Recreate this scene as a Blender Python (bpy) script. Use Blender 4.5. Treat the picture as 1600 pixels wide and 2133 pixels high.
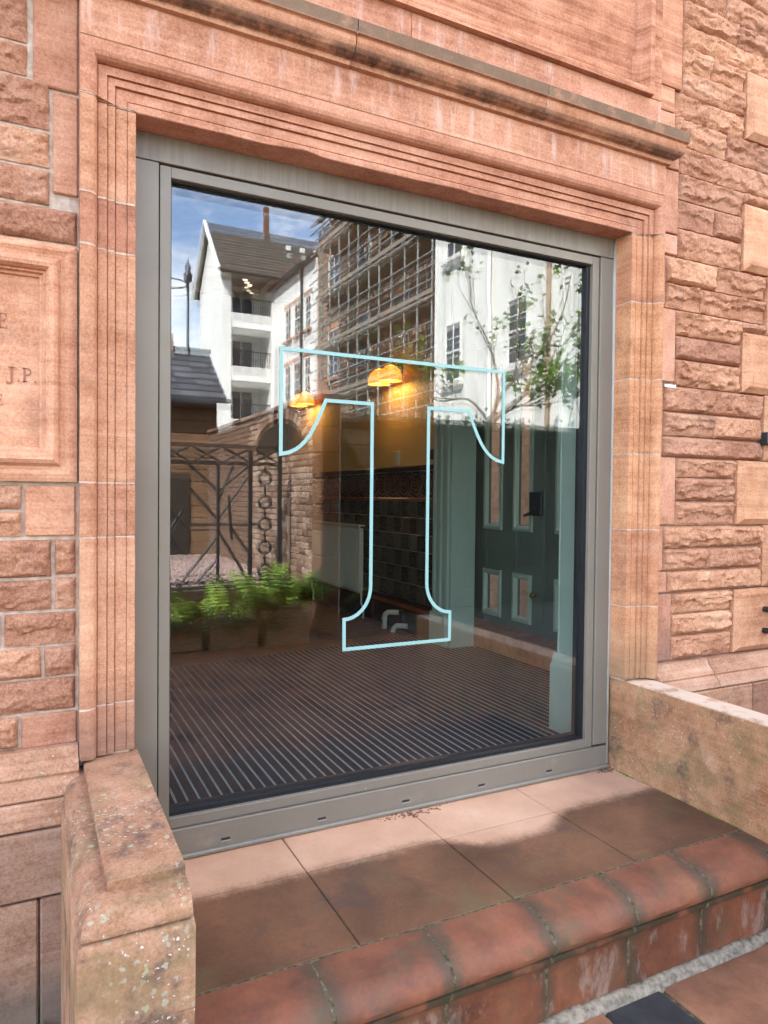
import bpy, math, random
from mathutils import Vector, Matrix, noise
R=math.radians
random.seed(7)
S=bpy.context.scene
for o in list(bpy.data.objects): bpy.data.objects.remove(o)
# ---------------------------------------------------------------- camera
cam=bpy.data.cameras.new('camera'); camo=bpy.data.objects.new('camera',cam); S.collection.objects.link(camo)
cam.sensor_fit='VERTICAL'; cam.sensor_height=24; cam.lens=24*1470.6/2133
cam.clip_start=.05; cam.clip_end=3000
yaw,pit,rol=.4652285,.0216858,.0100373
fw=Vector((math.sin(yaw)*math.cos(pit),math.cos(yaw)*math.cos(pit),-math.sin(pit)))
rt=Vector((math.cos(yaw),-math.sin(yaw),0)); up=rt.cross(fw)
rt2=rt*math.cos(rol)+up*math.sin(rol); up2=up*math.cos(rol)-rt*math.sin(rol)
camo.matrix_world=Matrix(((rt2.x,up2.x,-fw.x,0),(rt2.y,up2.y,-fw.y,0),(rt2.z,up2.z,-fw.z,1.5),(0,0,0,1)))
S.camera=camo
# ---------------------------------------------------------------- world
SUN_EL,SUN_AZ=R(46),R(-48)      # azimuth from +Y, negative = towards -X (sun behind the facade, to the left)
w=bpy.data.worlds.new('World'); S.world=w; w.use_nodes=True
nt=w.node_tree; nt.nodes.clear()
wo=nt.nodes.new('ShaderNodeOutputWorld'); bg=nt.nodes.new('ShaderNodeBackground'); bg.inputs['Strength'].default_value=.15
sky=nt.nodes.new('ShaderNodeTexSky'); sky.sky_type='NISHITA'; sky.sun_disc=False
sky.sun_elevation=SUN_EL; sky.sun_rotation=SUN_AZ; sky.air_density=1.0; sky.dust_density=.3; sky.ozone_density=1.6
tc=nt.nodes.new('ShaderNodeTexCoord'); mp=nt.nodes.new('ShaderNodeMapping'); mp.inputs['Scale'].default_value=(1,1,2.6)
nz=nt.nodes.new('ShaderNodeTexNoise'); nz.inputs['Scale'].default_value=2.6; nz.inputs['Detail'].default_value=8; nz.inputs['Roughness'].default_value=.62
cr=nt.nodes.new('ShaderNodeValToRGB'); cr.color_ramp.elements[0].position=.50; cr.color_ramp.elements[1].position=.68
mx=nt.nodes.new('ShaderNodeMix'); mx.data_type='RGBA'; mx.inputs[7].default_value=(9.0,8.7,8.2,1)
nt.links.new(tc.outputs['Generated'],mp.inputs[0]); nt.links.new(mp.outputs[0],nz.inputs['Vector']); nt.links.new(nz.outputs[0],cr.inputs[0])
nt.links.new(cr.outputs[0],mx.inputs[0]); nt.links.new(sky.outputs[0],mx.inputs[6]); nt.links.new(mx.outputs[2],bg.inputs[0]); nt.links.new(bg.outputs[0],wo.inputs[0])
# ---------------------------------------------------------------- sun
sl=bpy.data.lights.new('sun','SUN'); sl.energy=5.0; sl.angle=R(.53); sl.color=(1,.95,.87)
so=bpy.data.objects.new('sun',sl); S.collection.objects.link(so)
sd=Vector((math.sin(SUN_AZ)*math.cos(SUN_EL),math.cos(SUN_AZ)*math.cos(SUN_EL),math.sin(SUN_EL)))
so.rotation_euler=sd.to_track_quat('Z','Y').to_euler(); so.location=(-20,30,30)
# ---------------------------------------------------------------- exposure
vs=S.view_settings; vs.view_transform='Standard'; vs.look='None'; vs.exposure=2.95; vs.gamma=1; vs.use_curve_mapping=False
S.render.engine='CYCLES'
S.cycles.max_bounces=10; S.cycles.transparent_max_bounces=12; S.cycles.glossy_bounces=5
# ================================================================ helpers
C=S.collection
def wm(o): return o.matrix_basis.copy() if o.parent is None else wm(o.parent)@o.matrix_parent_inverse@o.matrix_basis
def link(o,parent=None):
    C.objects.link(o)
    if parent is not None: o.parent=parent; o.matrix_parent_inverse=wm(parent).inverted()
    return o
def thing(name,label,cat,loc=(0,0,0),group=None):
    o=bpy.data.objects.new(name,None); o.empty_display_size=.2; o.location=loc; C.objects.link(o)
    o['label']=label; o['category']=cat
    if group: o['group']=group
    return o
def tag(o,label,cat,group=None):
    o['label']=label; o['category']=cat
    if group: o['group']=group
    return o
class MB:
    def __init__(s): s.v=[]; s.f=[]
    def add(s,v,f):
        k=len(s.v); s.v+=[tuple(p) for p in v]; s.f+=[tuple(i+k for i in q) for q in f]; return s
    def box(s,x0,x1,y0,y1,z0,z1):
        return s.add([(x0,y0,z0),(x1,y0,z0),(x1,y1,z0),(x0,y1,z0),(x0,y0,z1),(x1,y0,z1),(x1,y1,z1),(x0,y1,z1)],
          [(0,3,2,1),(4,5,6,7),(0,1,5,4),(1,2,6,5),(2,3,7,6),(3,0,4,7)])
    def cbox(s,x0,x1,y0,y1,z0,z1,c=.006):
        lo=(x0,y0,z0); hi=(x1,y1,z1); v=[]; idx={}
        for i in (0,1):
            for j in (0,1):
                for k in (0,1):
                    p=[(lo,hi)[b][a] for a,b in enumerate((i,j,k))]; sg=[1 if b==0 else -1 for b in (i,j,k)]
                    for ax in range(3):
                        q=[p[a]+(sg[a]*c if a!=ax else 0) for a in range(3)]
                        idx[(i,j,k,ax)]=len(v); v.append(q)
        f=[]
        for ax in range(3):
            a,b=[t for t in range(3) if t!=ax]
            for sd_ in (0,1):
                loop=[]
                for (p,q) in ((0,0),(1,0),(1,1),(0,1)):
                    key=[0,0,0]; key[ax]=sd_; key[a]=p; key[b]=q; loop.append(idx[(key[0],key[1],key[2],ax)])
                f.append(loop)
        for ax in range(3):      # edges along ax
            a,b=[t for t in range(3) if t!=ax]
            for p in (0,1):
                for q in (0,1):
                    k0=[0,0,0]; k0[a]=p; k0[b]=q; k1=list(k0); k1[ax]=1
                    f.append([idx[(*k0,a)],idx[(*k1,a)],idx[(*k1,b)],idx[(*k0,b)]])
        for i in (0,1):
            for j in (0,1):
                for k in (0,1): f.append([idx[(i,j,k,0)],idx[(i,j,k,1)],idx[(i,j,k,2)]])
        return s.add(v,f)
    def tube(s,pts,r,n=8,caps=True):
        pts=[Vector(p) for p in pts]; rr=r if isinstance(r,(list,tuple)) else [r]*len(pts)
        rings=[]; prev=None
        for i,p in enumerate(pts):
            d=(pts[min(i+1,len(pts)-1)]-pts[max(i-1,0)]).normalized()
            a=Vector((0,0,1)) if abs(d.z)<.9 else Vector((1,0,0))
            if prev is not None: a=prev
            u=(a-d*a.dot(d)).normalized(); prev=u; v=d.cross(u)
            rings.append([p+(u*math.cos(2*math.pi*k/n)+v*math.sin(2*math.pi*k/n))*rr[i] for k in range(n)])
        k0=len(s.v); vv=[q for g in rings for q in g]; ff=[]
        for i in range(len(rings)-1):
            for k in range(n):
                ff.append((i*n+k,i*n+(k+1)%n,(i+1)*n+(k+1)%n,(i+1)*n+k))
        if caps: ff.append(tuple(range(n-1,-1,-1))); ff.append(tuple((len(rings)-1)*n+k for k in range(n)))
        return s.add(vv,ff)
    def lathe(s,c,prof,n=16,axis='z'):
        v=[];f=[]
        for r,h in prof:
            for k in range(n):
                a=2*math.pi*k/n; p=(r*math.cos(a),r*math.sin(a),h)
                if axis=='y': p=(p[0],p[2],p[1])
                if axis=='x': p=(p[2],p[0],p[1])
                v.append((c[0]+p[0],c[1]+p[1],c[2]+p[2]))
        m=len(prof)
        for i in range(m-1):
            for k in range(n): f.append((i*n+k,i*n+(k+1)%n,(i+1)*n+(k+1)%n,(i+1)*n+k))
        return s.add(v,f)
    def prism(s,poly,axis,a,b):
        # poly in the two remaining axes (x:(y,z) y:(x,z) z:(x,y))
        def P(p,t): return (t,p[0],p[1]) if axis=='x' else ((p[0],t,p[1]) if axis=='y' else (p[0],p[1],t))
        n=len(poly); v=[P(p,a) for p in poly]+[P(p,b) for p in poly]
        f=[(i,(i+1)%n,n+(i+1)%n,n+i) for i in range(n)]+[tuple(range(n-1,-1,-1)),tuple(range(n,2*n))]
        return s.add(v,f)
    def quad(s,a,b,c,d): return s.add([a,b,c,d],[(0,1,2,3)])
    def mesh(s,name):
        m=bpy.data.meshes.new(name); m.from_pydata(s.v,[],s.f); m.validate(); m.update()
        return m
    def build(s,name,mat,parent=None,smooth=False,fix=True):
        m=s.mesh(name)
        if fix:
            import bmesh
            b=bmesh.new(); b.from_mesh(m); bmesh.ops.recalc_face_normals(b,faces=b.faces); b.to_mesh(m); b.free()
        if smooth:
            if smooth is True:
                m.polygons.foreach_set('use_smooth',[True]*len(m.polygons))
            else:
                m.polygons.foreach_set('use_smooth',[True]*len(m.polygons)); m.set_sharp_from_angle(angle=R(smooth))
        m.materials.append(mat)
        o=bpy.data.objects.new(name,m); link(o,parent); return o
def struct(o): o['kind']='structure'; return o
def stuff(o): o['kind']='stuff'; return o
def copy_to(o,loc,parent=None):
    c=o.copy(); c.location=loc; link(c,parent); return c
# ================================================================ materials
class MT:
    def __init__(s,name,rough=.85,spec=.25,metal=0.):
        s.m=bpy.data.materials.new(name); s.m.use_nodes=True; s.nt=s.m.node_tree; s.b=s.nt.nodes['Principled BSDF']
        s.b.inputs['Roughness'].default_value=rough; s.b.inputs['Specular IOR Level'].default_value=spec; s.b.inputs['Metallic'].default_value=metal
        s._p=None; s._g=None; s.h=None
    def nd(s,t,ins=None,**pr):
        n=s.nt.nodes.new(t)
        for k,v in pr.items(): setattr(n,k,v)
        for k,v in (ins or {}).items():
            i=n.inputs[k]
            if isinstance(v,bpy.types.NodeSocket): s.nt.links.new(v,i)
            else:
                i.default_value=v
        return n
    def pos(s,rnd=True):
        if s._p is None:
            g=s.nd('ShaderNodeNewGeometry'); s._g=g.outputs['Position']
            oi=s.nd('ShaderNodeObjectInfo'); s.rand=oi.outputs['Random']
            mu=s.math('MULTIPLY',s.rand,13.7); cx=s.nd('ShaderNodeCombineXYZ',{0:mu,1:mu,2:s.math('MULTIPLY',s.rand,5.1)})
            s._p=s.nd('ShaderNodeVectorMath',{0:s._g,1:cx.outputs[0]},operation='ADD').outputs[0]
        return s._p if rnd else s._g
    def xyz(s,v):
        n=s.nd('ShaderNodeSeparateXYZ',{0:v}); return n.outputs
    def math(s,op,a,b=0.,c=None,clamp=False):
        n=s.nd('ShaderNodeMath',operation=op,use_clamp=clamp)
        for i,v in enumerate((a,b) if c is None else (a,b,c)):
            if isinstance(v,bpy.types.NodeSocket): s.nt.links.new(v,n.inputs[i])
            else: n.inputs[i].default_value=v
        return n.outputs[0]
    def scale(s,v,sc):
        return s.nd('ShaderNodeMapping',{0:v,'Scale':sc}).outputs[0]
    def noise(s,sc,v=None,det=4,rough=.55,dist=0.):
        return s.nd('ShaderNodeTexNoise',{'Vector':v if v is not None else s.pos(),'Scale':sc,'Detail':det,'Roughness':rough,'Distortion':dist}).outputs[0]
    def vor(s,sc,v=None,feature='F1',out='Distance',rnd=1.):
        return s.nd('ShaderNodeTexVoronoi',{'Vector':v if v is not None else s.pos(),'Scale':sc,'Randomness':rnd},feature=feature).outputs[out]
    def ramp(s,f,stops,interp='LINEAR'):
        n=s.nd('ShaderNodeValToRGB',{0:f}); r=n.color_ramp; r.interpolation=interp
        while len(r.elements)<len(stops): r.elements.new(.5)
        for e,(p,c) in zip(r.elements,stops):
            e.position=p; e.color=(c,c,c,1) if isinstance(c,(int,float)) else (*c,1)
        return n.outputs[0]
    def ss(s,f,a,b):
        n=s.nd('ShaderNodeMapRange',{0:f,1:a,2:b,3:0.,4:1.},interpolation_type='SMOOTHSTEP'); return n.outputs[0]
    def mix(s,f,a,b,bl='MIX'):
        n=s.nd('ShaderNodeMix',data_type='RGBA',blend_type=bl)
        for i,v in ((0,f),(6,a),(7,b)):
            if isinstance(v,bpy.types.NodeSocket): s.nt.links.new(v,n.inputs[i])
            else: n.inputs[i].default_value=v if i==0 else (*v,1) if len(v)==3 else v
        return n.outputs[2]
    def hsv(s,c,h=.5,sat=1.,v=1.):
        return s.nd('ShaderNodeHueSaturation',{'Hue':h,'Saturation':sat,'Value':v,'Color':c}).outputs[0]
    def color(s,c):
        if isinstance(c,bpy.types.NodeSocket): s.nt.links.new(c,s.b.inputs['Base Color'])
        else: s.b.inputs['Base Color'].default_value=(*c,1)
        return s
    def rough(s,c): s.nt.links.new(c,s.b.inputs['Roughness']); return s
    def bump(s,h,st=.3,d=.01):
        n=s.nd('ShaderNodeBump',{'Strength':st,'Distance':d,'Height':h})
        if s.h is not None: s.nt.links.new(s.h,n.inputs['Normal'])
        s.h=n.outputs[0]; s.nt.links.new(s.h,s.b.inputs['Normal']); return s
def plain(name,c,rough=.6,spec=.3,metal=0.,var=.12,sc=6.,bump=0.):
    t=MT(name,rough,spec,metal); n=t.noise(sc,det=5)
    t.color(t.mix(t.ramp(n,[(.3,0.),(.7,1.)]),tuple(x*(1-var) for x in c),tuple(min(1,x*(1+var)) for x in c)))
    if bump: t.bump(t.noise(sc*14,det=3),bump,.004)
    return t.m
def sandstone(name,dark,mid,light,lam=.35,tool=0.,grain=.4,vary=.2,extra=None,rough=.9,toolaxis='z',gcol=.75):
    t=MT(name,rough,.15); p=t.pos(); g=t.pos(False)
    big=t.noise(2.2,det=5,rough=.6); med=t.noise(14,det=6,rough=.65); fine=t.noise(115,det=6,rough=.85)
    lamv=t.noise(1.,t.scale(p,(1.2,1.2,34)),det=7,rough=.7,dist=.6)
    f=t.math('ADD',t.math('MULTIPLY',big,.5),t.math('MULTIPLY',med,.35))
    f=t.math('ADD',f,t.math('MULTIPLY',t.math('SUBTRACT',lamv,.5),lam))
    f=t.math('ADD',f,t.math('MULTIPLY',t.math('SUBTRACT',fine,.5),gcol))
    c=t.ramp(f,[(.26,dark),(.43,mid),(.63,light)])
    rv=t.math('ADD',t.math('MULTIPLY',t.rand,vary*2),1-vary)
    c=t.hsv(c,t.math('ADD',.4965,t.math('MULTIPLY',t.rand,.007)),1.,rv)
    # pale salts and dark grime of the weathered stone
    salt=t.math('MULTIPLY',t.ss(t.noise(5.,det=7,rough=.72),.56,.74),.35)
    c=t.mix(salt,c,(.60,.40,.31))
    gr=t.math('MULTIPLY',t.ss(t.noise(3.1,t.scale(p,(1,1,1)),det=9,rough=.75),.54,.76),.6)
    c=t.mix(gr,c,(.16,.078,.052))
    if extra: c=extra(t,c)
    t.color(c)
    if tool:
        sc=(6,6,260) if toolaxis=='z' else (260,260,6)
        t.bump(t.noise(1.,t.scale(p,sc),det=3,rough=.6),tool,.004)
    t.bump(fine,grain,.006); t.bump(med,.25,.008)
    return t.m
ST=((.275,.108,.058),(.465,.212,.122),(.60,.335,.210))
def sc_(k,g=1.,b=1.): return tuple((r*k,gg*k*g,bb*k*b) for r,gg,bb in ST)
def soot(t,c):
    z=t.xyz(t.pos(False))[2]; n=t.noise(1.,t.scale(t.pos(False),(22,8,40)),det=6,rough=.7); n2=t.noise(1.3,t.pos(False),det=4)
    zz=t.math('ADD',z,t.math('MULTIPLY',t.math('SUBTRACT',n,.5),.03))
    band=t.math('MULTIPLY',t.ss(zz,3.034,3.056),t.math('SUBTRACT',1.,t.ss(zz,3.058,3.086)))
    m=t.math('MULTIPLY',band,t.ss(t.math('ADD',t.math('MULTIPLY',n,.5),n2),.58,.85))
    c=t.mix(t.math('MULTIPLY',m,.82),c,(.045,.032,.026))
    top=t.math('MULTIPLY',t.ss(z,3.109,3.115),t.ss(t.noise(9,t.pos(False),det=7,rough=.7),.22,.50))
    return t.mix(t.math('MULTIPLY',top,.80),c,(.115,.085,.056))
def wash(t,c):     # whitish vertical washes on the frieze
    v=t.noise(1.,t.scale(t.pos(False),(26,1,3.2)),det=6,rough=.68); z=t.xyz(t.pos(False))[2]
    m=t.math('MULTIPLY',t.ss(v,.50,.72),t.ss(z,2.86,2.96)); return t.mix(t.math('MULTIPLY',m,.5),c,(.66,.47,.40))
def damp(z0,z1,col=(.20,.15,.09),k=.6):
    def f(t,c):
        z=t.xyz(t.pos(False))[2]; n=t.noise(5.,t.pos(False),det=6,rough=.65)
        m=t.ss(t.math('ADD',z,t.math('MULTIPLY',t.math('SUBTRACT',n,.5),.5)),z1,z0)
        return t.mix(t.math('MULTIPLY',m,k),c,col)
    return f
def lichen(amount=.5,white=1.):
    def f(t,c):
        p=t.pos(False); patch=t.ss(t.noise(4.2,p,det=5,rough=.6),.46,.60)
        pd=t.nd('ShaderNodeVectorMath',{0:p,1:t.nd('ShaderNodeVectorMath',{0:t.nd('ShaderNodeTexNoise',{'Vector':p,'Scale':70.,'Detail':4.}).outputs[1],'Scale':.022},operation='SCALE').outputs[0]},operation='ADD').outputs[0]
        green=t.math('MULTIPLY',t.ss(t.noise(5.5,p,det=6,rough=.66),.60-.22*amount,.80-.22*amount),.8)
        c=t.mix(t.math('MULTIPLY',green,.75),c,(.155,.115,.05))
        blk=t.math('MULTIPLY',t.ss(t.noise(7.,t.scale(p,(1.2,1,1)),det=8,rough=.75),.64-.2*amount,.84-.22*amount),.75)
        c=t.mix(blk,c,(.075,.055,.045))
        for sc,th,col,den in ((48,.36,(.36,.32,.23),.66),(95,.30,(.62,.58,.51),.80),(25,.26,(.36,.33,.20),.70)):
            d=t.vor(sc,pd); rc=t.vor(sc,pd,out='Color'); r=t.xyz(rc)[0]
            m=t.math('MULTIPLY',t.ss(d,th,th*.6),t.math('GREATER_THAN',r,1-(1-den)*amount*1.6))
            c=t.mix(t.math('MULTIPLY',t.math('MULTIPLY',m,patch),.85*white),c,col)
        return c
    return f
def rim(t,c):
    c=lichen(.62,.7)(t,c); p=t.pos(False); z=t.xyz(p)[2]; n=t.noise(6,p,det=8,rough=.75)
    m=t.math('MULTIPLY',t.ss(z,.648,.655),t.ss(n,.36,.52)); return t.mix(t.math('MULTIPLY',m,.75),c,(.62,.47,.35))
M={}
M['ash']=sandstone('sandstone_ashlar',*sc_(1.),lam=.5,tool=.32,grain=.3)
M['jambL']=sandstone('sandstone_jamb',*sc_(1.0),lam=.35,tool=.5,vary=.06,extra=damp(.62,1.0,(.22,.135,.10),.6))
M['jambR']=sandstone('sandstone_jamb_orange',*sc_(1.1,1.0,.88),lam=.35,tool=.4,vary=.07,extra=damp(.60,1.0,(.27,.185,.105),.6))
M['marg']=sandstone('sandstone_margin',*sc_(1.05,1.03,1.1),lam=.2,tool=.15,extra=damp(.66,.98,(.21,.145,.125),.5))
M['lintel']=sandstone('sandstone_lintel',*sc_(1.03,1.,1.03),lam=.42,tool=.12,extra=wash,vary=.04)
M['cornice']=sandstone('sandstone_cornice',*sc_(.98,1.02,1.0),lam=.3,tool=.1,extra=soot,vary=.05)
M['panel']=sandstone('sandstone_banded',*sc_(1.,.97,.92),lam=.95,tool=.5,vary=.05)
M['rock']=sandstone('sandstone_rockface',*sc_(1.08,1.04,1.06),lam=.25,grain=1.,vary=.15,gcol=1.1)
M['quoin']=sandstone('sandstone_quoin',*sc_(1.03,1.03,.98),lam=.4,tool=.45)
M['plinth']=sandstone('sandstone_plinth',*sc_(.86,1.14,1.22),lam=.5,tool=.2,extra=lichen(.28,.75))
M['base']=sandstone('sandstone_base',*sc_(.66,1.2,1.35),lam=.4,tool=.2,extra=damp(-.06,.22,(.10,.085,.07),.7))
M['parL']=sandstone('sandstone_parapet_lichen',*sc_(.76,1.1,1.1),lam=.2,tool=0,extra=lichen(.78,.95))
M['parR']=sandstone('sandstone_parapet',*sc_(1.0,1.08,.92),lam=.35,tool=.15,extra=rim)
def mortar_mat():
    t=MT('lime_mortar',.95,.1); n=t.noise(35,det=6); t.color(t.ramp(n,[(.3,(.33,.235,.17)),(.6,(.49,.38,.295)),(.8,(.58,.49,.40))])); t.bump(t.noise(160,det=4),.5,.004); return t.m
M['mortar']=mortar_mat()
def floor_mat():
    t=MT('doorstep_slab_stone',.8,.25); p=t.pos(False); x,y,z=t.xyz(p)
    big=t.noise(3.2,p,det=6,rough=.6); fine=t.noise(75,p,det=8,rough=.9); n=t.noise(7,p,det=12,rough=.85)
    dark=t.ramp(t.math('ADD',t.math('MULTIPLY',big,.6),t.math('MULTIPLY',fine,.4)),[(.28,(.045,.023,.013)),(.46,(.118,.053,.026)),(.70,(.215,.098,.048))])
    blot=t.math('MULTIPLY',t.ss(t.noise(2.3,p,det=9,rough=.76),.50,.70),.7); dark=t.mix(blot,dark,(.055,.042,.036))
    gre=t.math('MULTIPLY',t.ss(t.noise(4.1,p,det=6,rough=.6),.52,.70),.55); dark=t.mix(gre,dark,(.12,.095,.04)); rs=t.math('MULTIPLY',t.ss(t.noise(3.3,t.scale(p,(1,1,1)),det=10,rough=.8),.52,.68),.6); dark=t.mix(rs,dark,(.22,.088,.042))
    lt=t.ramp(t.math('ADD',t.math('MULTIPLY',big,.6),t.math('MULTIPLY',fine,.4)),[(.3,(.38,.19,.11)),(.6,(.56,.32,.20)),(.8,(.64,.43,.31))])
    # the dry, paler zone sheltered by the reveal: wavy edge bulging outwards between x 1.2 and 2
    bulge=t.math('MULTIPLY',t.math('SUBTRACT',1.,t.ss(t.math('ABSOLUTE',t.math('SUBTRACT',x,1.66)),.10,.34)),.115)
    e=t.math('ADD',t.math('ADD',y,bulge),t.math('MULTIPLY',t.math('SUBTRACT',n,.5),.13))
    m=t.ss(t.math('ADD',e,t.math('MULTIPLY',t.math('SUBTRACT',fine,.5),.05)),2.195,2.285); c=t.mix(m,dark,lt)
    d=t.vor(9.,p); r=t.xyz(t.vor(9.,p,out='Color'))[0]
    sp=t.math('MULTIPLY',t.ss(t.math('ADD',d,t.math('MULTIPLY',t.noise(90,p),.12)),.155,.12),t.math('GREATER_THAN',r,.90)); c=t.mix(sp,c,(.72,.70,.68))
    t.color(c); t.bump(fine,.4,.003); t.bump(n,.25,.006)
    t.rough(t.ramp(big,[(.3,.62),(.7,.88)])); return t.m
M['slab']=floor_mat()
def nosing_mat():
    t=MT('doorstep_nosing_stone',.7,.35); p=t.pos(False); q=t.pos(); x,y,z=t.xyz(p)
    big=t.noise(4.2,q,det=9,rough=.72); fine=t.noise(75,p,det=8,rough=.9)
    c=t.ramp(t.math('ADD',t.math('MULTIPLY',big,.72),t.math('MULTIPLY',fine,.28)),[(.32,(.055,.023,.014)),(.43,(.135,.047,.024)),(.56,(.215,.072,.034)),(.70,(.29,.115,.06))])
    g=t.math('MULTIPLY',t.ss(t.noise(6,q,det=9,rough=.75),.46,.70),.6); c=t.mix(g,c,(.085,.075,.035))
    bl=t.math('MULTIPLY',t.ss(t.noise(9,t.scale(q,(1,1.6,1)),det=9,rough=.78),.54,.74),.6); c=t.mix(bl,c,(.06,.048,.045))
    gu=t.xyz(t.nd('ShaderNodeTexCoord').outputs['Generated'])[0]; eg=t.math('SUBTRACT',.5,t.math('ABSOLUTE',t.math('SUBTRACT',gu,.5)))
    ed=t.math('MULTIPLY',t.ss(t.math('ADD',eg,t.math('MULTIPLY',t.math('SUBTRACT',t.noise(8,q,det=6,rough=.7),.5),.5)),.17,.0),.7); c=t.mix(ed,c,(.05,.042,.026))
    # algae line in the drip groove, salts on the riser
    gz=t.math('MULTIPLY',t.ss(t.math('ABSOLUTE',t.math('SUBTRACT',z,.118)),.035,.012),t.ss(t.noise(11,p,det=5),.38,.55)); c=t.mix(t.math('MULTIPLY',gz,.85),c,(.04,.035,.018))
    sa=t.math('MULTIPLY',t.ss(t.noise(7,t.scale(p,(1.6,1,.7)),det=6,rough=.7),.50,.66),t.ss(z,.085,.06)); c=t.mix(t.math('MULTIPLY',sa,.42),c,(.42,.31,.25))
    t.color(c); t.bump(fine,.3,.002); t.bump(t.noise(22,q,det=4),.3,.006); t.rough(t.ramp(big,[(.3,.5),(.7,.8)])); return t.m
M['nosing']=nosing_mat()
def stepmortar():
    t=MT('step_joint_mortar',.95,.1); n=t.noise(60,t.pos(False),det=5); t.color(t.ramp(n,[(.35,(.05,.04,.022)),(.55,(.11,.088,.05)),(.75,(.22,.18,.115))])); t.bump(n,.6,.004); return t.m
M['stepmortar']=stepmortar()
def paving_mat():
    t=MT('red_paving_stone',.8,.3); p=t.pos(); big=t.noise(3,det=6,rough=.65); fine=t.noise(200,det=2)
    c=t.ramp(big,[(.28,(.11,.048,.024)),(.5,(.25,.105,.052)),(.72,(.34,.165,.09))]); c=t.mix(t.math('MULTIPLY',t.ss(t.noise(7,det=6,rough=.7),.55,.7),.6),c,(.12,.075,.05))
    t.color(c); t.bump(fine,.3,.003); t.bump(t.noise(18,det=5),.3,.01); return t.m
M['paving']=paving_mat()
M['slate_pav']=plain('dark_paving_stone',(.032,.031,.031),.45,.4,var=.4,sc=9,bump=.3)
def frame_mat():
    t=MT('powder_coated_aluminium',.42,.35,.08); p=t.pos(False); x,y,z=t.xyz(p)
    base=t.mix(t.ramp(t.noise(3,p,det=4),[(.3,0.),(.7,1.)]),(.184,.153,.117),(.208,.176,.137))
    dr=t.noise(1.,t.scale(p,(75,1,3.)),det=6,rough=.7); wav=t.noise(1.,t.scale(p,(9,1,.1)),det=3)
    m=t.math('MULTIPLY',t.ss(t.math('ADD',z,t.math('MULTIPLY',dr,.09)),2.675,2.70),t.ss(dr,.36,.60))
    c=t.mix(t.math('MULTIPLY',m,.55),base,(.14,.108,.08))
    du=t.math('MULTIPLY',t.ss(t.noise(6,t.scale(p,(1,1,2)),det=8,rough=.75),.5,.75),t.ss(z,.42,.22)); c=t.mix(t.math('MULTIPLY',du,.5),c,(.36,.30,.23))
    d=t.vor(36.,p); r=t.xyz(t.vor(36.,p,out='Color'))[0]
    sp=t.math('MULTIPLY',t.math('LESS_THAN',d,.07),t.math('MULTIPLY',t.math('GREATER_THAN',r,.90),t.math('LESS_THAN',z,.4))); c=t.mix(sp,c,(.6,.58,.55))
    t.color(c); t.rough(t.ramp(t.noise(14,p,det=5),[(.3,.33),(.7,.48)])); t.bump(t.noise(500,p,det=1),.05,.001); return t.m
M['frame']=frame_mat()
M['gasket']=plain('black_rubber',(.012,.012,.013),.45,.4)
M['sealant']=plain('grey_sealant',(.34,.31,.27),.5,.3)
def glass_mat(name,r0,tint):
    m=bpy.data.materials.new(name); m.use_nodes=True; nt=m.node_tree; nt.nodes.clear()
    N=nt.nodes.new; o=N('ShaderNodeOutputMaterial'); mx=N('ShaderNodeMixShader'); ge=N('ShaderNodeNewGeometry')
    dt=N('ShaderNodeVectorMath'); dt.operation='DOT_PRODUCT'; nt.links.new(ge.outputs['Incoming'],dt.inputs[0]); nt.links.new(ge.outputs['Normal'],dt.inputs[1])
    def mt(op,a,b):
        n=N('ShaderNodeMath'); n.operation=op
        for i,v in enumerate((a,b)):
            if isinstance(v,bpy.types.NodeSocket): nt.links.new(v,n.inputs[i])
            else: n.inputs[i].default_value=v
        return n.outputs[0]
    c=mt('ABSOLUTE',dt.outputs['Value'],0.); f=mt('ADD',mt('MULTIPLY',mt('POWER',mt('SUBTRACT',1.,c),5.),1-r0),r0)   # Schlick reflectance of a coated pane
    tr=N('ShaderNodeBsdfTransparent'); tr.inputs[0].default_value=(*tint,1)
    gl=N('ShaderNodeBsdfGlossy'); gl.inputs['Roughness'].default_value=0.0; gl.inputs['Color'].default_value=(.97,.99,1,1)
    nt.links.new(f,mx.inputs[0]); nt.links.new(tr.outputs[0],mx.inputs[1]); nt.links.new(gl.outputs[0],mx.inputs[2]); nt.links.new(mx.outputs[0],o.inputs[0]); return m
M['glassA']=glass_mat('outer_glass',.10,(.97,.985,.975))
M['glassB']=glass_mat('inner_glass',.045,(.97,.985,.975))
M['pane']=glass_mat('window_pane_glass',.06,(.85,.88,.88))
M['decal']=plain('pale_aqua_vinyl',(.25,.41,.375),.5,.3,var=.03)
M['white']=plain('white_paint',(.78,.77,.74),.6,.3,var=.05)
M['black']=plain('black_iron',(.018,.018,.02),.4,.4,var=.3)
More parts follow.
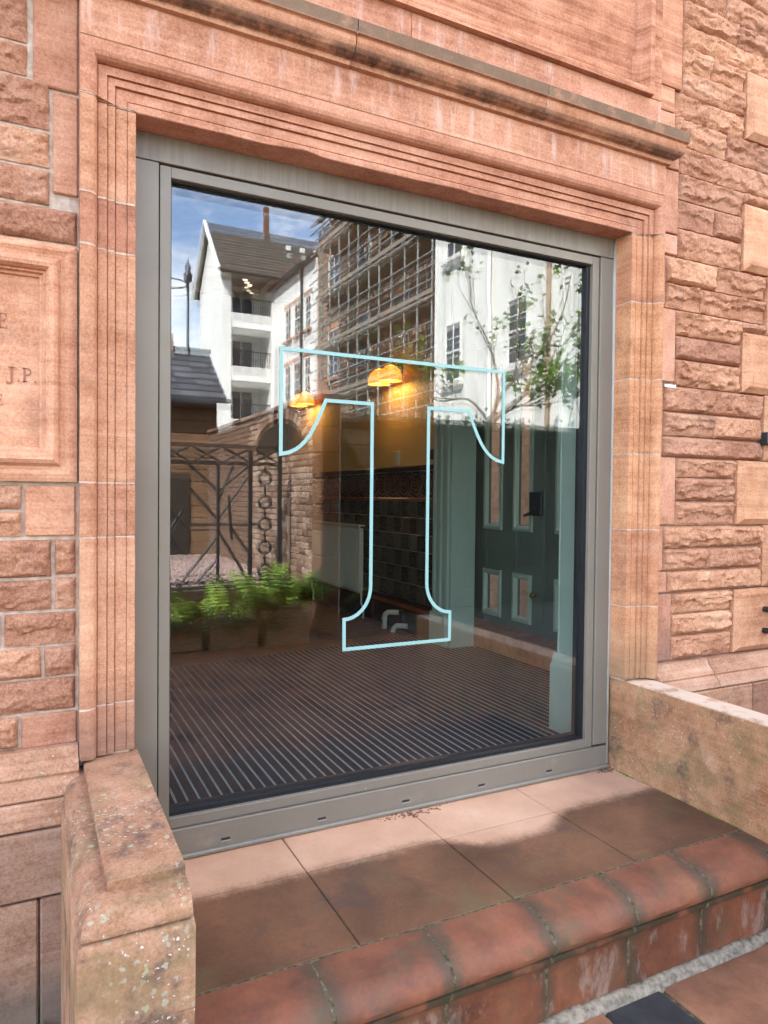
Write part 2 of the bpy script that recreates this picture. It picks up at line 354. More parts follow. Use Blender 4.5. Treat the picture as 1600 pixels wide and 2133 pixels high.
# ================================================================ ground
GZ=-.10
g=struct(MB().quad((-70,-70,GZ-.03),(70,-70,GZ-.03),(70,70,GZ-.03),(-70,70,GZ-.03)).build('ground',plain('courtyard_ground',(.07,.066,.06),.9,.2,var=.35,sc=2,bump=.4)))
pv=struct(MB().box(-1.6,4.4,-1.2,2.5,GZ-.028,GZ-.012).build('pavement',M['stepmortar']))
rng=random.Random(5)
for i in range(9):
    xx=-1.5+(.3 if i%2 else 0)
    y1=1.615-i*.42 if i else 1.66
    y0=y1-.41 if i else 1.615-.41
    if i==0: y1=1.63
    x=xx-.45
    while x<4.2:
        wd=rng.choice((.52,.6,.66,.74))
        if i==0 and x<1.60<x+wd+.2 and x+wd>1.4: wd=max(.3,1.60-x)
        if i==0 and abs(x-1.60)<.02: wd=.245
        if i==0 and x>1.6 and x<1.9: x=1.85; wd=.78
        dark=(i==0 and 1.55<x<1.7)
        b=MB().cbox(x+.004,x+wd-.004,y0+.004,y1-.004,GZ-.03,GZ+rng.uniform(-.003,.003),.008); b.build('paving_slab',M['slate_pav'] if dark else M['paving'],pv)
        x+=wd
for k in range(3):   # slabs at the foot of the left wall
    MB().cbox(-1.2+k*.66,-1.2+k*.66+.62 if k<2 else .075,1.67,2.285,GZ-.03,GZ+.002*k,.008).build('paving_slab',M['paving'],pv)
# ================================================================ the sandstone building
XL,XR,ZT=.305,2.46,2.718         # opening
B=thing('sandstone_building','red sandstone building with rock-faced walls and a large framed window','building',(1.4,2.6,GZ))
core=MB()
core.box(-9,.29,2.4085,2.75,GZ,7.4); core.box(2.475,6,2.418,2.75,GZ,5.6); core.box(.29,2.475,2.411,2.75,2.76,7.4); core.box(2.475,3.7,2.415,2.75,5.602,7.4); core.box(.29,2.475,2.56,2.75,GZ-.02,.15)
core.build('wall_core',M['mortar'],B)
MB().box(-9,3.66,2.752,12,4.3,7.4).build('upper_storeys',M['ash'],B); MB().box(-2.5,3.66,2.45,9,7.402,12.4).build('sun_shade_block',M['ash'],B)  # second box: added out of view to keep sun off the garden wall
MB().box(-9,-.7,2.752,12,GZ,4.298).build('side_range',M['ash'],B)
def sst(a,b,x): 
    t=min(1,max(0,(x-a)/(b-a))); return t*t*(3-2*t)
def rough_front(x0,x1,z0,z1,seed,yw=2.404,H=.034,back=2.43,cell=.0062):
    x0+=.003;x1-=.003;z0+=.003;z1-=.003
    w,h=x1-x0,z1-z0; nx=max(4,int(w/cell)); nz=max(5,int(h/cell)); rr=random.Random(seed)
    o=Vector((rr.uniform(0,99),rr.uniform(0,99),rr.uniform(0,99))); H0=rr.uniform(.013,.023)*(1.25 if x0>2 else .8); cut=rr.choice((0,.4,.8,1.,1.25))*H0*.85; sc=rr.uniform(.18,.48); top=rr.uniform(.2,.7); lean=rr.uniform(-.5,.5)
    v=[];f=[]
    for j in range(nz+1):
        for i in range(nx+1):
            u,t=i/nx,j/nz; x=x0+w*u; z=z0+h*t
            jit=.5+.5*noise.noise(o+Vector((x*28,4,z*28)))
            ed=sst(-.0005,.006+.012*jit,min(z-z0,z1-z))*sst(-.0005,.005+.010*jit,min(x-x0,x1-x))
            s=sc+.34*noise.noise(o+Vector((x*5,0,1)))+.22*noise.noise(o+Vector((x*14,3,1)))+.10*noise.noise(o+Vector((x*50,3,1)))
            n1=noise.fractal(o+Vector((x*7,0,z*11)),.9,2.1,3)
            n2=noise.fractal(o+Vector((x*34,5,z*52)),.75,2.1,4)
            n3=noise.noise(o+Vector((x*120,9,z*150)))
            d=H0*(1+.45*n1+lean*(u-.5)*.6)*(1-top*max(0,(t-.45))*.9)
            for fs,fa in ((13.,.24),(31.,.16)):
                fp=noise.voronoi(Vector((o.x+x*fs+.25*n1,o.y,z*fs*1.35+.25*n2)))[1][0]; hs=math.sin(fp.x*12.9898+fp.z*78.233)*43758.5; gx=(hs%1)-.5; gz=((hs*7.13)%1)-.5
                d+=fa*((o.x+x*fs-fp.x)*gx+(z*fs*1.35-fp.z)*gz)/fs
            if cut: d-=cut*.8*(1-sst(s-.03,s+.015,t))*(.75+.5*n1)
            s2=.72+.25*noise.noise(o+Vector((x*8,20,1)))
            d-=.3*cut*(1-sst(s2-.02,s2+.02,t))
            y=yw-ed*max(.001,d+.0046*n2+.0018*n3+.003)
            zz=z; xx=x
            if j==0 or j==nz: zz+=.002*noise.noise(o+Vector((x*25,j,2)))
            if i==0 or i==nx: xx+=.002*noise.noise(o+Vector((i,z*25,4)))
            v.append((xx,y,zz))
    W=nx+1
    for j in range(nz):
        for i in range(nx): f.append((j*W+i,j*W+i+1,(j+1)*W+i+1,(j+1)*W+i))
    b=[i for i in range(W)]+[j*W+nx for j in range(1,nz+1)]+[nz*W+i for i in range(nx-1,-1,-1)]+[j*W for j in range(nz-1,0,-1)]
    k=len(v); v+=[(v[i][0],back,v[i][2]) for i in b]; n=len(b)
    f+=[(b[i],k+i,k+(i+1)%n,b[(i+1)%n]) for i in range(n)]
    m=MB(); m.v=v; m.f=f; return m
seed=[100]
def rock(x0,x1,z0,z1,H=.034,yw=2.404,mat=None):
    seed[0]+=1; return rough_front(x0,x1,z0,z1,seed[0],H=H,yw=yw).build('stone_block',mat or M['rock'],B,smooth=50,fix=False)
def ashlar(x0,x1,z0,z1,yf=2.398,mat=None,c=.004):
    return MB().cbox(x0+.003,x1-.003,yf,2.43,z0+.003,z1-.003,c).build('ashlar_block',mat or M['ash'],B)
RW=[(3.855,3.749,[2.748,3.14,3.505,3.8]),(3.749,3.646,[2.748,3.547,3.85]),(3.646,3.539,[2.748,2.957,3.197]),(3.539,3.419,[2.748,3.198]),(3.419,3.307,[2.703,2.934,3.198]),(3.307,3.178,[2.713,3.074,3.526]),(3.178,3.049,[2.751,3.531]),(3.049,2.925,[2.748,3.196]),(2.925,2.792,[2.749,3.0,3.197]),(2.792,2.651,[2.752,3.197]),(2.651,2.526,[2.673,3.018,3.386]),(2.526,2.405,[2.676,2.913,3.386]),(2.405,2.284,[2.746,3.202]),(2.284,2.172,[2.75,3.204]),(2.172,2.043,[2.753,3.202]),(2.043,1.919,[2.673,3.383]),(1.919,1.803,[2.676,3.023,3.38]),(1.803,1.703,[2.673,3.380]),(1.703,1.607,[2.765,3.185]),(1.607,1.493,[2.765,3.187]),(1.493,1.374,[2.764,3.185]),(1.374,1.266,[2.687,3.39]),(1.266,1.157,[2.69,2.988,3.388]),(1.157,1.053,[2.718,3.388]),(1.053,.947,[2.753,3.174]),(.947,.843,[2.753,3.175]),(.843,.726,[2.749,3.176])]
for zt,zb,xs in RW:
    for a,b in zip(xs,xs[1:]): rock(a,b,zb,zt)
rock(3.204,3.388,2.348,2.405); rock(3.20,3.53,2.989,3.049)
for k in range(6):    # courses above the picture
    z=3.855+k*.12; off=.2*(k%2)
    for a in (2.745,3.05+off,3.45+off): rock(a,{2.745:3.05+off,3.05+off:3.45+off}.get(a,3.95),z,z+.12)
# quoins of the neighbouring opening, chamfered
def quoin(x0,x1,z0,z1,yf=2.365):
    c=.028; v=[]
    m=MB(); y1=2.43
    m.add([(x0,yf+.022,z0),(x1,yf+.022,z0),(x1,yf+.022,z1),(x0,yf+.022,z1),(x0+c,yf,z0+c),(x1-c,yf,z0+c),(x1-c,yf,z1-c),(x0+c,yf,z1-c),(x0,y1,z0),(x1,y1,z0),(x1,y1,z1),(x0,y1,z1)],
      [(4,5,6,7),(0,1,5,4),(1,2,6,5),(2,3,7,6),(3,0,4,7),(0,8,9,1),(1,9,10,2),(2,10,11,3),(3,11,8,0)])
    return m.build('quoin_block',M['quoin'],B)
for z1,z0,x in ((3.642,3.311,3.202),(3.307,2.989,3.535),(2.985,2.655,3.202),(2.651,2.350,3.39),(2.346,2.046,3.208),(2.042,1.706,3.386),(1.70,1.378,3.190),(1.374,1.055,3.393),(1.049,.73,3.18)): quoin(x+.003,3.86,z0,z1)
for k in range(14):
    rock(3.87,4.3,.73+k*.22,.73+k*.22+.11); rock(3.87,4.12,.84+k*.22,.84+k*.22+.11); rock(4.12,4.6,.84+k*.22,.84+k*.22+.11)
# left wall
for k,a,b,zt,zb in [('r',-.56,-.004,2.981,2.845),('r',-.45,-.004,2.842,2.748),('r',-.35,.057,2.746,2.601),('r',-.5,.057,2.597,2.487),('r',-.38,.057,2.483,2.375),('r',-.62,.134,2.372,2.266),
 ('a',.007,.137,3.16,2.729),('a',.061,.137,2.725,2.415),('a',-.016,.13,1.527,1.366),('r',-.35,-.02,1.527,1.449),('r',-.29,-.02,1.445,1.366),('r',-.32,.062,1.36,1.241),('r',.066,.13,1.36,1.247),
 ('r',-.26,.062,1.237,1.139),('r',.066,.13,1.243,1.139),('r',-.072,.13,1.135,1.031),('r',-.5,-.076,1.135,1.031),('r',-.3,.034,1.029,.932),('r',.037,.13,1.029,.932),('r',-.29,.13,.930,.826),('r',-.4,-.03,.823,.722),('a',-.027,.135,.822,.716)]:
    (rock if k=='r' else ashlar)(a,b,zb,zt)
ashlar(.061,.137,2.415,2.375) if False else None
rz=random.Random(3)
for z,h in ((2.981,.13),(3.112,.12),(3.233,.11),(3.344,.12),(3.465,.13),(3.596,.11),(3.707,.12)):
    x=-.06 if z<3.16 else .13; xs=[.004 if z<3.16 else .137]
    while xs[-1]>-1.3: xs.append(xs[-1]-rz.uniform(.25,.5))
    for a,b in zip(xs[1:],xs): rock(a,b,z,z+h)
z=.722
while z<2.96:
    h=rz.choice((.10,.11,.12)); xs=[-.63]
    while xs[-1]>-1.5: xs.append(xs[-1]-rz.uniform(.25,.5))
    for a,b in zip(xs[1:],xs): rock(a,b,z,min(z+h,2.98))
    z+=h
for k,(zb,zt,a) in enumerate(((.722,.823,-.4),(.826,.93,-.29),(.932,1.029,-.3),(1.031,1.135,-.5),(1.139,1.237,-.26),(1.241,1.36,-.32),(1.366,1.445,-.29),(1.449,1.527,-.35),(2.375,2.483,-.38),(2.487,2.597,-.5),(2.601,2.746,-.35),(2.748,2.842,-.45),(2.845,2.981,-.56))):
    if a>-.6: rock(-.63,a,zb,zt)
# ---- moulded architrave: profile (w outward from the opening, y)
PR=[(0,2.515),(0,2.403),(.0025,2.4),(.025,2.4),(.0255,2.4035),(.0278,2.4035),(.0283,2.4),(.0605,2.4),(.061,2.404),(.0637,2.404),(.0642,2.391),(.0845,2.391),(.085,2.395),(.0877,2.395),(.0882,2.384),(.114,2.384),(.1145,2.388),(.1172,2.388),(.1177,2.377),(.121,2.365),(.128,2.3555),(.1395,2.350)]
PJ=PR+[(.1655,2.350),(.168,2.353),(.168,2.43)]; PJR=PR+[(.150,2.350),(.152,2.353),(.152,2.43)]
def jamb(side,z0,z1,mat):
    m=MB(); prof=PJ if side=='L' else PJR; n=len(prof); s=-1 if side=='L' else 1; x0=XL if side=='L' else XR
    ns=max(3,int((z1-z0)/.012)); sd=11 if side=='L' else 57
    for k in range(ns+1):
        z=z0+.0025+(z1-z0-.005)*k/ns
        for i,(w,y) in enumerate(prof):
            jz=.0015*noise.noise(Vector((i*.5,z0*9,3))) if k in (0,ns) else 0
            dx=.0007*noise.noise(Vector((w*40,z*9,sd))); dy=.0009*noise.noise(Vector((w*30,z*11,sd+5)))
            if 1<=i<=2 or i in (len(PR)-1,len(PR)):
                c=noise.noise(Vector((z*16,sd+i//4,1)))+.5*noise.noise(Vector((z*55,sd,2)))
                if c>.42: dy+=.007*min(1,(c-.42)*2.5); dx+=-.003*min(1,(c-.42)*2.5) if i<3 else 0
            if (k==0 or k==ns) and 1<=i<n-1: dy+=.0025
            m.v.append((x0+s*(w-dx),y+dy,z+jz))
    for k in range(ns):
        for i in range(n-1): m.f.append((k*n+i,k*n+i+1,(k+1)*n+i+1,(k+1)*n+i))
    m.f+=[tuple(range(n)),tuple(ns*n+i for i in range(n))]
    return m.build('jamb_stone',mat,B,smooth=25)
for a,b in zip((2.72,2.424,2.265,1.535,1.363,.829),(2.424,2.265,1.535,1.363,.829,.668)): jamb('L',b,a,M['jambL'])
jr=(2.714,2.405,2.053,1.71,1.359,1.002,.662)
for a,b in zip(jr,jr[1:]): jamb('R',b,a,M['jambR'])
M['pale']=plain('pale_pointing',(.50,.37,.28),.95,.1,var=.2,sc=40)
for sd_,x0_,zz_ in ((-1,XL,(2.7215,2.424,2.265,1.535,1.363,.829)),(1,XR,(2.715,2.405,2.053,1.71,1.359,1.002))):
    for z in zz_:
        PQ=PJ if sd_<0 else PJR; m=MB(); n=len(PQ); hw=.0026
        for k in (0,1): m.v+=[(x0_+sd_*(w+.0012),y+.0016,z+(hw if k else -hw)+.002*noise.noise(Vector((i*.6,z*9,k)))) for i,(w,y) in enumerate(PQ)]
        m.f+=[(i,i+1,n+i+1,n+i) for i in range(n-1)]; m.build('jamb_joint',M['pale'],B)
for zt,zb,x in ((3.049,2.752,2.748),(2.75,2.655,2.748),(2.65,2.41,2.672),(2.402,2.056,2.745),(2.043,1.706,2.672),(1.702,1.378,2.763),(1.374,1.16,2.686),(1.157,1.056,2.716),(1.052,.73,2.75),(3.178,3.052,2.748)):
    MB().cbox(2.6135,x-.004,2.394,2.43,zb+.003,zt-.003,.003).build('margin_stone',M['marg'],B)
# lintel: soffit + mitred architrave head
m=MB(); n=len(PR); rows=[]
nseg=30
for w,y in PR:
    r=[(XL-w,y,2.7225),(XL-w,y,ZT+w)]
    for k in range(1,nseg):
        t=k/nseg; x=XL-w+(XR-XL+2*w)*t; dz=.0009*noise.noise(Vector((x*9,w*40,1)))
        if w<.004:   # broken arris
            for cx,cw,cd in ((.86,.09,.010),(1.5,.07,.006),(1.36,.03,.004),(.62,.03,.003)):
                q=abs(x-cx)/cw
                if q<1 and y<2.41: dz+=cd*(1-q*q)*(1+.6*noise.noise(Vector((x*60,2,2))))
        r.append((x,y,ZT+w+dz))
    r+=[(XR+w,y,ZT+w),(XR+w,y,2.7165)]; rows.append(r)
L=len(rows[0])
for i in range(n-1):
    for k in range(L-1):
        m.quad(rows[i][k],rows[i][k+1],rows[i+1][k+1],rows[i+1][k])
xa,xb=XL-.168,XR+.152; wl=.1395; zj=ZT+.172
m.quad((xa,2.35,2.7225),(XL-wl,2.35,2.7225),(XL-wl,2.35,ZT+wl),(xa,2.35,zj)); m.quad((XR+wl,2.35,2.7165),(xb,2.35,2.7165),(xb,2.35,zj),(XR+wl,2.35,ZT+wl))
m.quad((xa,2.35,zj),(XL-wl,2.35,ZT+wl),(XR+wl,2.35,ZT+wl),(xb,2.35,zj))
m.quad((xa,2.35,2.7225),(xa,2.43,2.7225),(xa,2.43,zj),(xa,2.35,zj)); m.quad((xb,2.35,2.7165),(xb,2.43,2.7165),(xb,2.43,zj),(xb,2.35,zj))
m.quad((xa,2.35,2.7225),(xa,2.43,2.7225),(XL,2.43,2.7225),(XL-wl,2.35,2.7225)); m.quad((xb,2.35,2.7165),(xb,2.43,2.7165),(XR,2.43,2.7165),(XR+wl,2.35,2.7165))
m.build('lintel',M['lintel'],B,smooth=25,fix=False)
MB().cbox(xa,xb,2.3505,2.43,zj+.002,3.034,.003).build('frieze_stone',M['lintel'],B)
# cornice in three stones, returned at the right end
CP=[(0.,3.028),(.018,3.030),(.021,3.046),(.026,3.048),(.038,3.050),(.053,3.058),(.063,3.071),(.068,3.087),(.069,3.100),(.066,3.106),(.068,3.109),(.080,3.111),(.081,3.156),(.076,3.160),(.0,3.172)]
cx=[-.4,1.02,1.86,xb]
for ci,(a,b) in enumerate(zip(cx,cx[1:])):
    m=MB(); nn=len(CP); ns=max(2,int((b-a)/.04))
    for i in range(nn-1):
        (p0,z0),(p1,z1)=CP[i],CP[i+1]
        def pt(p,z,k):
            x=a+.0015+(b-a-.003)*k/ns
            if ci==2: x=a+(b+p*.7-a)*k/ns
            w=.0022*noise.noise(Vector((x*14,z*30,p*30)))+.0015*noise.noise(Vector((x*50,z*60,8)))
            return (x,2.35-p+w,z+w*.6)
        for k in range(ns): m.quad(pt(p0,z0,k),pt(p0,z0,k+1),pt(p1,z1,k+1),pt(p1,z1,k))
        if ci==2: m.quad((b+p0*.7,2.35-p0,z0),(b+p0*.7,2.42,z0),(b+p1*.7,2.42,z1),(b+p1*.7,2.35-p1,z1))
    m.build('cornice_stone',M['cornice'],B,smooth=40)
# band over the cornice and the framed carved panel
MB().cbox(.3,1.28,2.362,2.43,3.166,3.318,.002).build('band_stone',M['lintel'],B); MB().cbox(1.282,2.586,2.362,2.43,3.166,3.318,.002).build('band_stone',M['lintel'],B)
MB().cbox(2.522,2.586,2.362,2.43,3.32,4.6,.002).build('band_stone',M['panel'],B); MB().cbox(2.588,2.743,2.385,2.43,3.423,4.6,.003).build('ashlar_block',M['panel'],B); MB().cbox(2.588,2.70,2.387,2.43,3.31,3.42,.003).build('ashlar_block',M['panel'],B)
MB().cbox(2.588,2.709,2.39,2.43,3.18,3.307,.003).build('ashlar_block',M['marg'],B)
fr=MB()
FP=[(0,2.362),(.0,2.336),(.026,2.336),(.028,2.345),(.036,2.372),(.05,2.392),(.072,2.402)]
xr_,zb_=2.512,3.318
for i in range(len(FP)-1):
    (w0,y0),(w1,y1)=FP[i],FP[i+1]
    fr.quad((.2,y0,zb_+w0),(xr_-w0,y0,zb_+w0),(xr_-w1,y1,zb_+w1),(.2,y1,zb_+w1)); fr.quad((xr_-w0,y0,zb_+w0),(xr_-w0,y0,4.6),(xr_-w1,y1,4.6),(xr_-w1,y1,zb_+w1))
fr.build('panel_moulding',M['panel'],B,smooth=20)
m=MB(); nx,nzz=110,60; W=nx+1
for j in range(nzz+1):
    for i in range(nx+1):
        x=.2+2.245*i/nx; z=3.385+1.2*j/nzz
        d=.0
        if z>3.50: 
            kk=min(1,(z-3.50)/.03); d=.012*kk*(.5+noise.ridged_multi_fractal(Vector((x*18,1,z*30)),.9,2.,3,1.,2.)*.4)
        m.v.append((x,2.404-d,z))
for j in range(nzz):
    for i in range(nx): m.f.append((j*W+i,j*W+i+1,(j+1)*W+i+1,(j+1)*W+i))
m.build('carved_panel',M['panel'],B,smooth=True,fix=False)
# ---- inscribed tablet on the left
MP=[(0,2.40),(0,2.385),(.012,2.380),(.022,2.378),(.035,2.384),(.046,2.382),(.055,2.366),(.066,2.358),(.078,2.360),(.086,2.372),(.088,2.380),(.094,2.380),(.096,2.392),(.104,2.394),(.106,2.404)]
tx0,tx1,tz0,tz1=-.625,.131,1.536,2.258
m=MB()
for (w0,y0),(w1,y1) in zip(MP,MP[1:]):
    q=lambda w,y:[(tx0+w,y,tz0+w),(tx1-w,y,tz0+w),(tx1-w,y,tz1-w),(tx0+w,y,tz1-w)]
    A,Bq=q(w0,y0),q(w1,y1)
    for k in range(4): m.quad(A[k],A[(k+1)%4],Bq[(k+1)%4],Bq[k])
w_=MP[-1][0]; m.quad((tx0+w_,2.404,tz0+w_),(tx1-w_,2.404,tz0+w_),(tx1-w_,2.404,tz1-w_),(tx0+w_,2.404,tz1-w_))
tab=m.build('inscribed_tablet',M['ash'],B,smooth=30)
tab['label']='framed sandstone tablet with cut lettering'
M['cut']=plain('cut_letter_shadow',(.30,.132,.08),.95,.1)
def ringp(cx,cz,ro,ri,a0,a1,n=12,sx=1.):
    P=lambda r,a:(cx+sx*r*math.cos(R(a)),cz+r*math.sin(R(a)))
    return [[P(ri,a0+(a1-a0)*k/n),P(ro,a0+(a1-a0)*k/n),P(ro,a0+(a1-a0)*(k+1)/n),P(ri,a0+(a1-a0)*(k+1)/n)] for k in range(n)]
def bx2(a,b,c,d): return [(a,c),(b,c),(b,d),(a,d)]
GL={'E':(.70,[bx2(.08,.24,0,1),bx2(0,.6,.935,1),bx2(.24,.46,.47,.535),bx2(0,.64,0,.065),bx2(.53,.60,.78,.935),bx2(.57,.64,.065,.22),bx2(.42,.47,.39,.61)]),
 'J':(.62,[bx2(.30,.46,.02,1),bx2(.14,.62,.935,1)]+ringp(.20,.02,.26,.12,-150,0)),
 'P':(.70,[bx2(.08,.24,0,1),bx2(0,.34,0,.065),bx2(0,.36,.935,1),bx2(.24,.36,.46,.525)]+ringp(.36,.73,.27,.17,-90,90)),
 'Q':(1.0,ringp(.46,.5,.5,.37,0,360,24,.88)+[[(.5,.12),(.6,.18),(.98,-.18),(.88,-.2)]]),'.':(.25,[bx2(.04,.15,0,.11)]),' ':(.25,[])}
for txt,x,z,h in (('E',-.0572,1.992,.044),('Q. J.P.',.022,1.836,.042),('E',-.0705,1.762,.032)):
    pen=x
    for ch in reversed(txt):
        wd,polys=GL[ch]; pen-=wd*h*.95; m=MB()
        for q in polys: m.prism([(pen+u*h*.95,z+v*h) for u,v in q],'y',2.4022,2.4045)
        pen-=.10*h
        if polys: m.build('letter',M['cut'],tab)
# ---- plinth courses
PL=[(2.43,.722),(2.372,.720),(2.366,.700),(2.356,.682),(2.338,.668),(2.330,.655),(2.333,.646),(2.322,.640),(2.312,.632),(2.300,.612),(2.296,.600),(2.30,.594),(2.43,.594)]
def plinth(xs):
    for a,b in zip(xs,xs[1:]): MB().prism([(y,z) for y,z in PL],'x',a+.002,b-.002).build('plinth_moulding',M['plinth'],B,smooth=30)
plinth([-1.6,-.75,.136]); plinth([2.612,2.98,3.62,4.4])
for xs,z0,z1,mt in (([-1.5,-.72,.13],.505,.592,'plinth'),([-1.5,-.62,.13],.300,.503,'base'),([-1.4,-.5,.024,.13],-.12,.298,'base'),([2.64,3.22,3.9,4.5],.36,.592,'plinth'),([2.64,3.4,4.4],.1,.358,'base'),([2.64,3.1,4.4],-.12,.098,'base')):
    for a,b in zip(xs,xs[1:]): MB().cbox(a+.002,b-.002,2.296,2.43,z0+.002,z1-.002,.006).build('plinth_block',M[mt],B)
# ================================================================ doorstep
D=thing('doorstep','broad worn sandstone doorstep with rounded nosing stones below the window','step',(1.4,2.0,GZ))
MB().box(.30,2.482,1.80,2.55,GZ-.02,.2150).build('step_bed',plain('mossy_joint',(.075,.06,.03),.95,.1,var=.4,sc=30),D)
for (y0,y1) in ((2.2385,2.545),(1.802,2.2335)):
    for a,b in zip((.30,.842,1.383,1.915),(.842,1.383,1.915,2.482)):
        MB().cbox(a+.0018,b-.0018,y0+.001,y1-.001,.16,.22+rng.uniform(-.0008,.0008),.0022).build('floor_slab',M['slab'],D)
NP=[(1.797,.16),(1.797,.2185),(1.74,.2180),(1.69,.2155),(1.658,.208),(1.634,.195),(1.619,.176),(1.613,.157),(1.617,.142),(1.630,.134),(1.641,.131),(1.640,.126),(1.632,.122),(1.630,.112),(1.634,.102),(1.646,.098),(1.652,.092),(1.656,.078),(1.657,-.13),(1.70,-.13)]
nx_=[.318,.69,1.045,1.40,1.737,2.077,2.43,2.80]
for a,b in zip(nx_,nx_[1:]):
    m=MB(); ns=10; n=len(NP)
    for k in range(ns+1):
        t=k/ns; x=a+.003+(b-a-.006)*t; worn=1-(2*t-1)**2
        for i,(y,z) in enumerate(NP):
            dz=-.006*worn if 2<=i<=6 else 0; dy=.002*noise.noise(Vector((x*12,i*.4,1)))
            rd=.004*(1 if k in(0,ns) else 0) if 1<=i<18 else 0
            m.v.append((x,y+dy+rd,z+dz-rd*.6))
    for k in range(ns):
        for i in range(n-1): m.f.append((k*n+i,k*n+i+1,(k+1)*n+i+1,(k+1)*n+i))
    m.f.append(tuple(range(n))); m.f.append(tuple(ns*n+i for i in range(n)))
    m.build('nosing_stone',M['nosing'],D,smooth=38)
m=MB()   # mortar between the nosing stones
for x in nx_[1:-1]: m.prism([(y+.0025,z-.0025) for y,z in NP],'x',x-.006,x+.006)
m.box(.318,2.48,1.7960,1.8025,.16,.2192); m.build('joint_mortar',M['stepmortar'],D)
m=MB(); n=90   # rough cement fillet at the foot of the riser
for k in range(n+1):
    x=.34+2.4*k/n; a=.022+.012*noise.noise(Vector((x*9,1,1)))+.010*noise.noise(Vector((x*40,1,1))); h=.022+.012*noise.noise(Vector((x*7,4,1)))+.009*noise.noise(Vector((x*37,4,1)))
    m.v+= [(x,1.66,GZ-.02),(x,1.66,GZ+h),(x,1.648-.2*a,GZ+h-.003),(x,1.648-a,GZ+.006),(x,1.645-a*1.3,GZ-.02)]
for k in range(n):
    for i in range(4): m.f.append((k*5+i,k*5+i+1,(k+1)*5+i+1,(k+1)*5+i))
m.build('cement_fillet',plain('dirty_cement',(.31,.25,.185),.95,.1,var=.5,sc=45,bump=1.),D,smooth=True)
# ================================================================ parapets
P=thing('left_parapet','low sandstone parapet with moulded lichen-spotted coping left of the doorstep','parapet',(.2,2.0,GZ)); P.name='parapet_wall'
# coping profile: inset from outer faces (d) and height; outer left x=.085, front y=1.515, inner right x=.318
CPP=[(.0,.40),(.0,.572),(.003,.580),(.010,.583),(.0165,.585),(.0165,.588),(.008,.590),(.0065,.597),(.009,.608),(.016,.622),(.028,.633),(.044,.639),(.058,.640),(.0665,.640),(.066,.644),(.066,.659),(.070,.6625)]
def ring(d,z):
    x0=.083+d; y0=1.513+d*1.5; xr=.318-(.0 if z<.59 else .003)
    pts=[(xr,2.42,z),(xr,y0,z)]
    for k in range(1,8): pts.append((xr+(x0-xr)*k/8,y0,z))
    pts.append((x0,y0,z))
    for k in range(1,14): pts.append((x0,y0+(2.42-y0)*k/14,z))
    pts.append((x0,2.42,z))
    return [(x+.0012*noise.noise(Vector((x*30,y*18,z*20))),y+.0016*noise.noise(Vector((x*22,y*22,z*20+5))),z+.0012*noise.noise(Vector((x*18,y*18,9)))) for x,y,z in pts]
m=MB(); rs=[ring(d,z) for d,z in CPP]; n=len(rs[0])
for r in rs: m.v+=r
for i in range(len(rs)-1):
    for k in range(n-1): m.f.append((i*n+k,i*n+k+1,(i+1)*n+k+1,(i+1)*n+k))
    m.f.append((i*n+n-1,i*n,(i+1)*n,(i+1)*n+n-1))
m.f.append(tuple((len(rs)-1)*n+k for k in range(n)))
m.build('coping',M['parL'],P,smooth=40)
MB().cbox(.083,.318,1.5135,2.42,GZ-.02,.398,.004).build('parapet_base',M['parL'],P)
P2=thing('parapet_wall','long plain sandstone parapet with flat top right of the doorstep','parapet',(2.6,1.6,GZ))
m=MB(); 
for k in range(21):
    y=2.52-k*.09; 
    for x,z in ((2.474,GZ-.02),(2.474,.648),(2.480,.656),(2.600,.656),(2.606,.648),(2.606,GZ-.02)): m.v.append((x+.0015*noise.noise(Vector((x*9,y*20,z*20))),y,z+.0025*noise.noise(Vector((y*11,x*9,3)))))
for k in range(20):
    for i in range(5): m.f.append((k*6+i,k*6+i+1,(k+1)*6+i+1,(k+1)*6+i))
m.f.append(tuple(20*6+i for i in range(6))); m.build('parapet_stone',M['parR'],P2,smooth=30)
# moss and leaf litter along the right-hand wall joint
M['moss']=plain('moss',(.10,.15,.03),.95,.1,var=.5,sc=40)
M['litter']=plain('dry_leaf_litter',(.16,.085,.05),.95,.1,var=.5,sc=30)
def crumbs(name,pts,mat,label,cat,sz=.006,flat=.5):
    m=MB()
    for x,y,z in pts:
        s=sz*rng.uniform(.4,1.3); a=rng.uniform(0,6.3)
        v=[(x+s*math.cos(a+k*1.257)*rng.uniform(.6,1.3),y+s*math.sin(a+k*1.257)*rng.uniform(.6,1.3),z) for k in range(5)]+[(x,y,z+s*flat*rng.uniform(.6,1.5))]
        m.add(v,[(k,(k+1)%5,5) for k in range(5)])
    o=m.build(name,mat); o['label']=label; stuff(o); return o
rg=random.Random(9)
crumbs('moss',[(2.478-abs(rg.gauss(0,.006)),rg.choice((2.40+rg.gauss(0,.03),1.93+rg.gauss(0,.05),2.1+rg.gauss(0,.2),rg.uniform(1.81,2.48))),.2205) for k in range(170)],M['moss'],'green moss growing along the joint of step and right parapet','moss',.005)
crumbs('leaf_litter',[(2.44+rg.gauss(0,.03),2.485+rg.gauss(0,.014),.2205) for k in range(110)]+[(1.37+rg.gauss(0,.07),2.475+rg.gauss(0,.014),.2205) for k in range(110)],M['litter'],'brown leaf litter blown against the window sill','litter',.006,.35)
crumbs('weed',[(.078+rg.gauss(0,.005),2.0+rg.gauss(0,.2),GZ+.004) for k in range(60)]+[(.026+rg.gauss(0,.008),2.28+rg.gauss(0,.01),GZ+.004+rg.random()*.03) for k in range(25)],M['moss'],'small green weeds in the joint at the foot of the left wall','weed',.007,1.2)
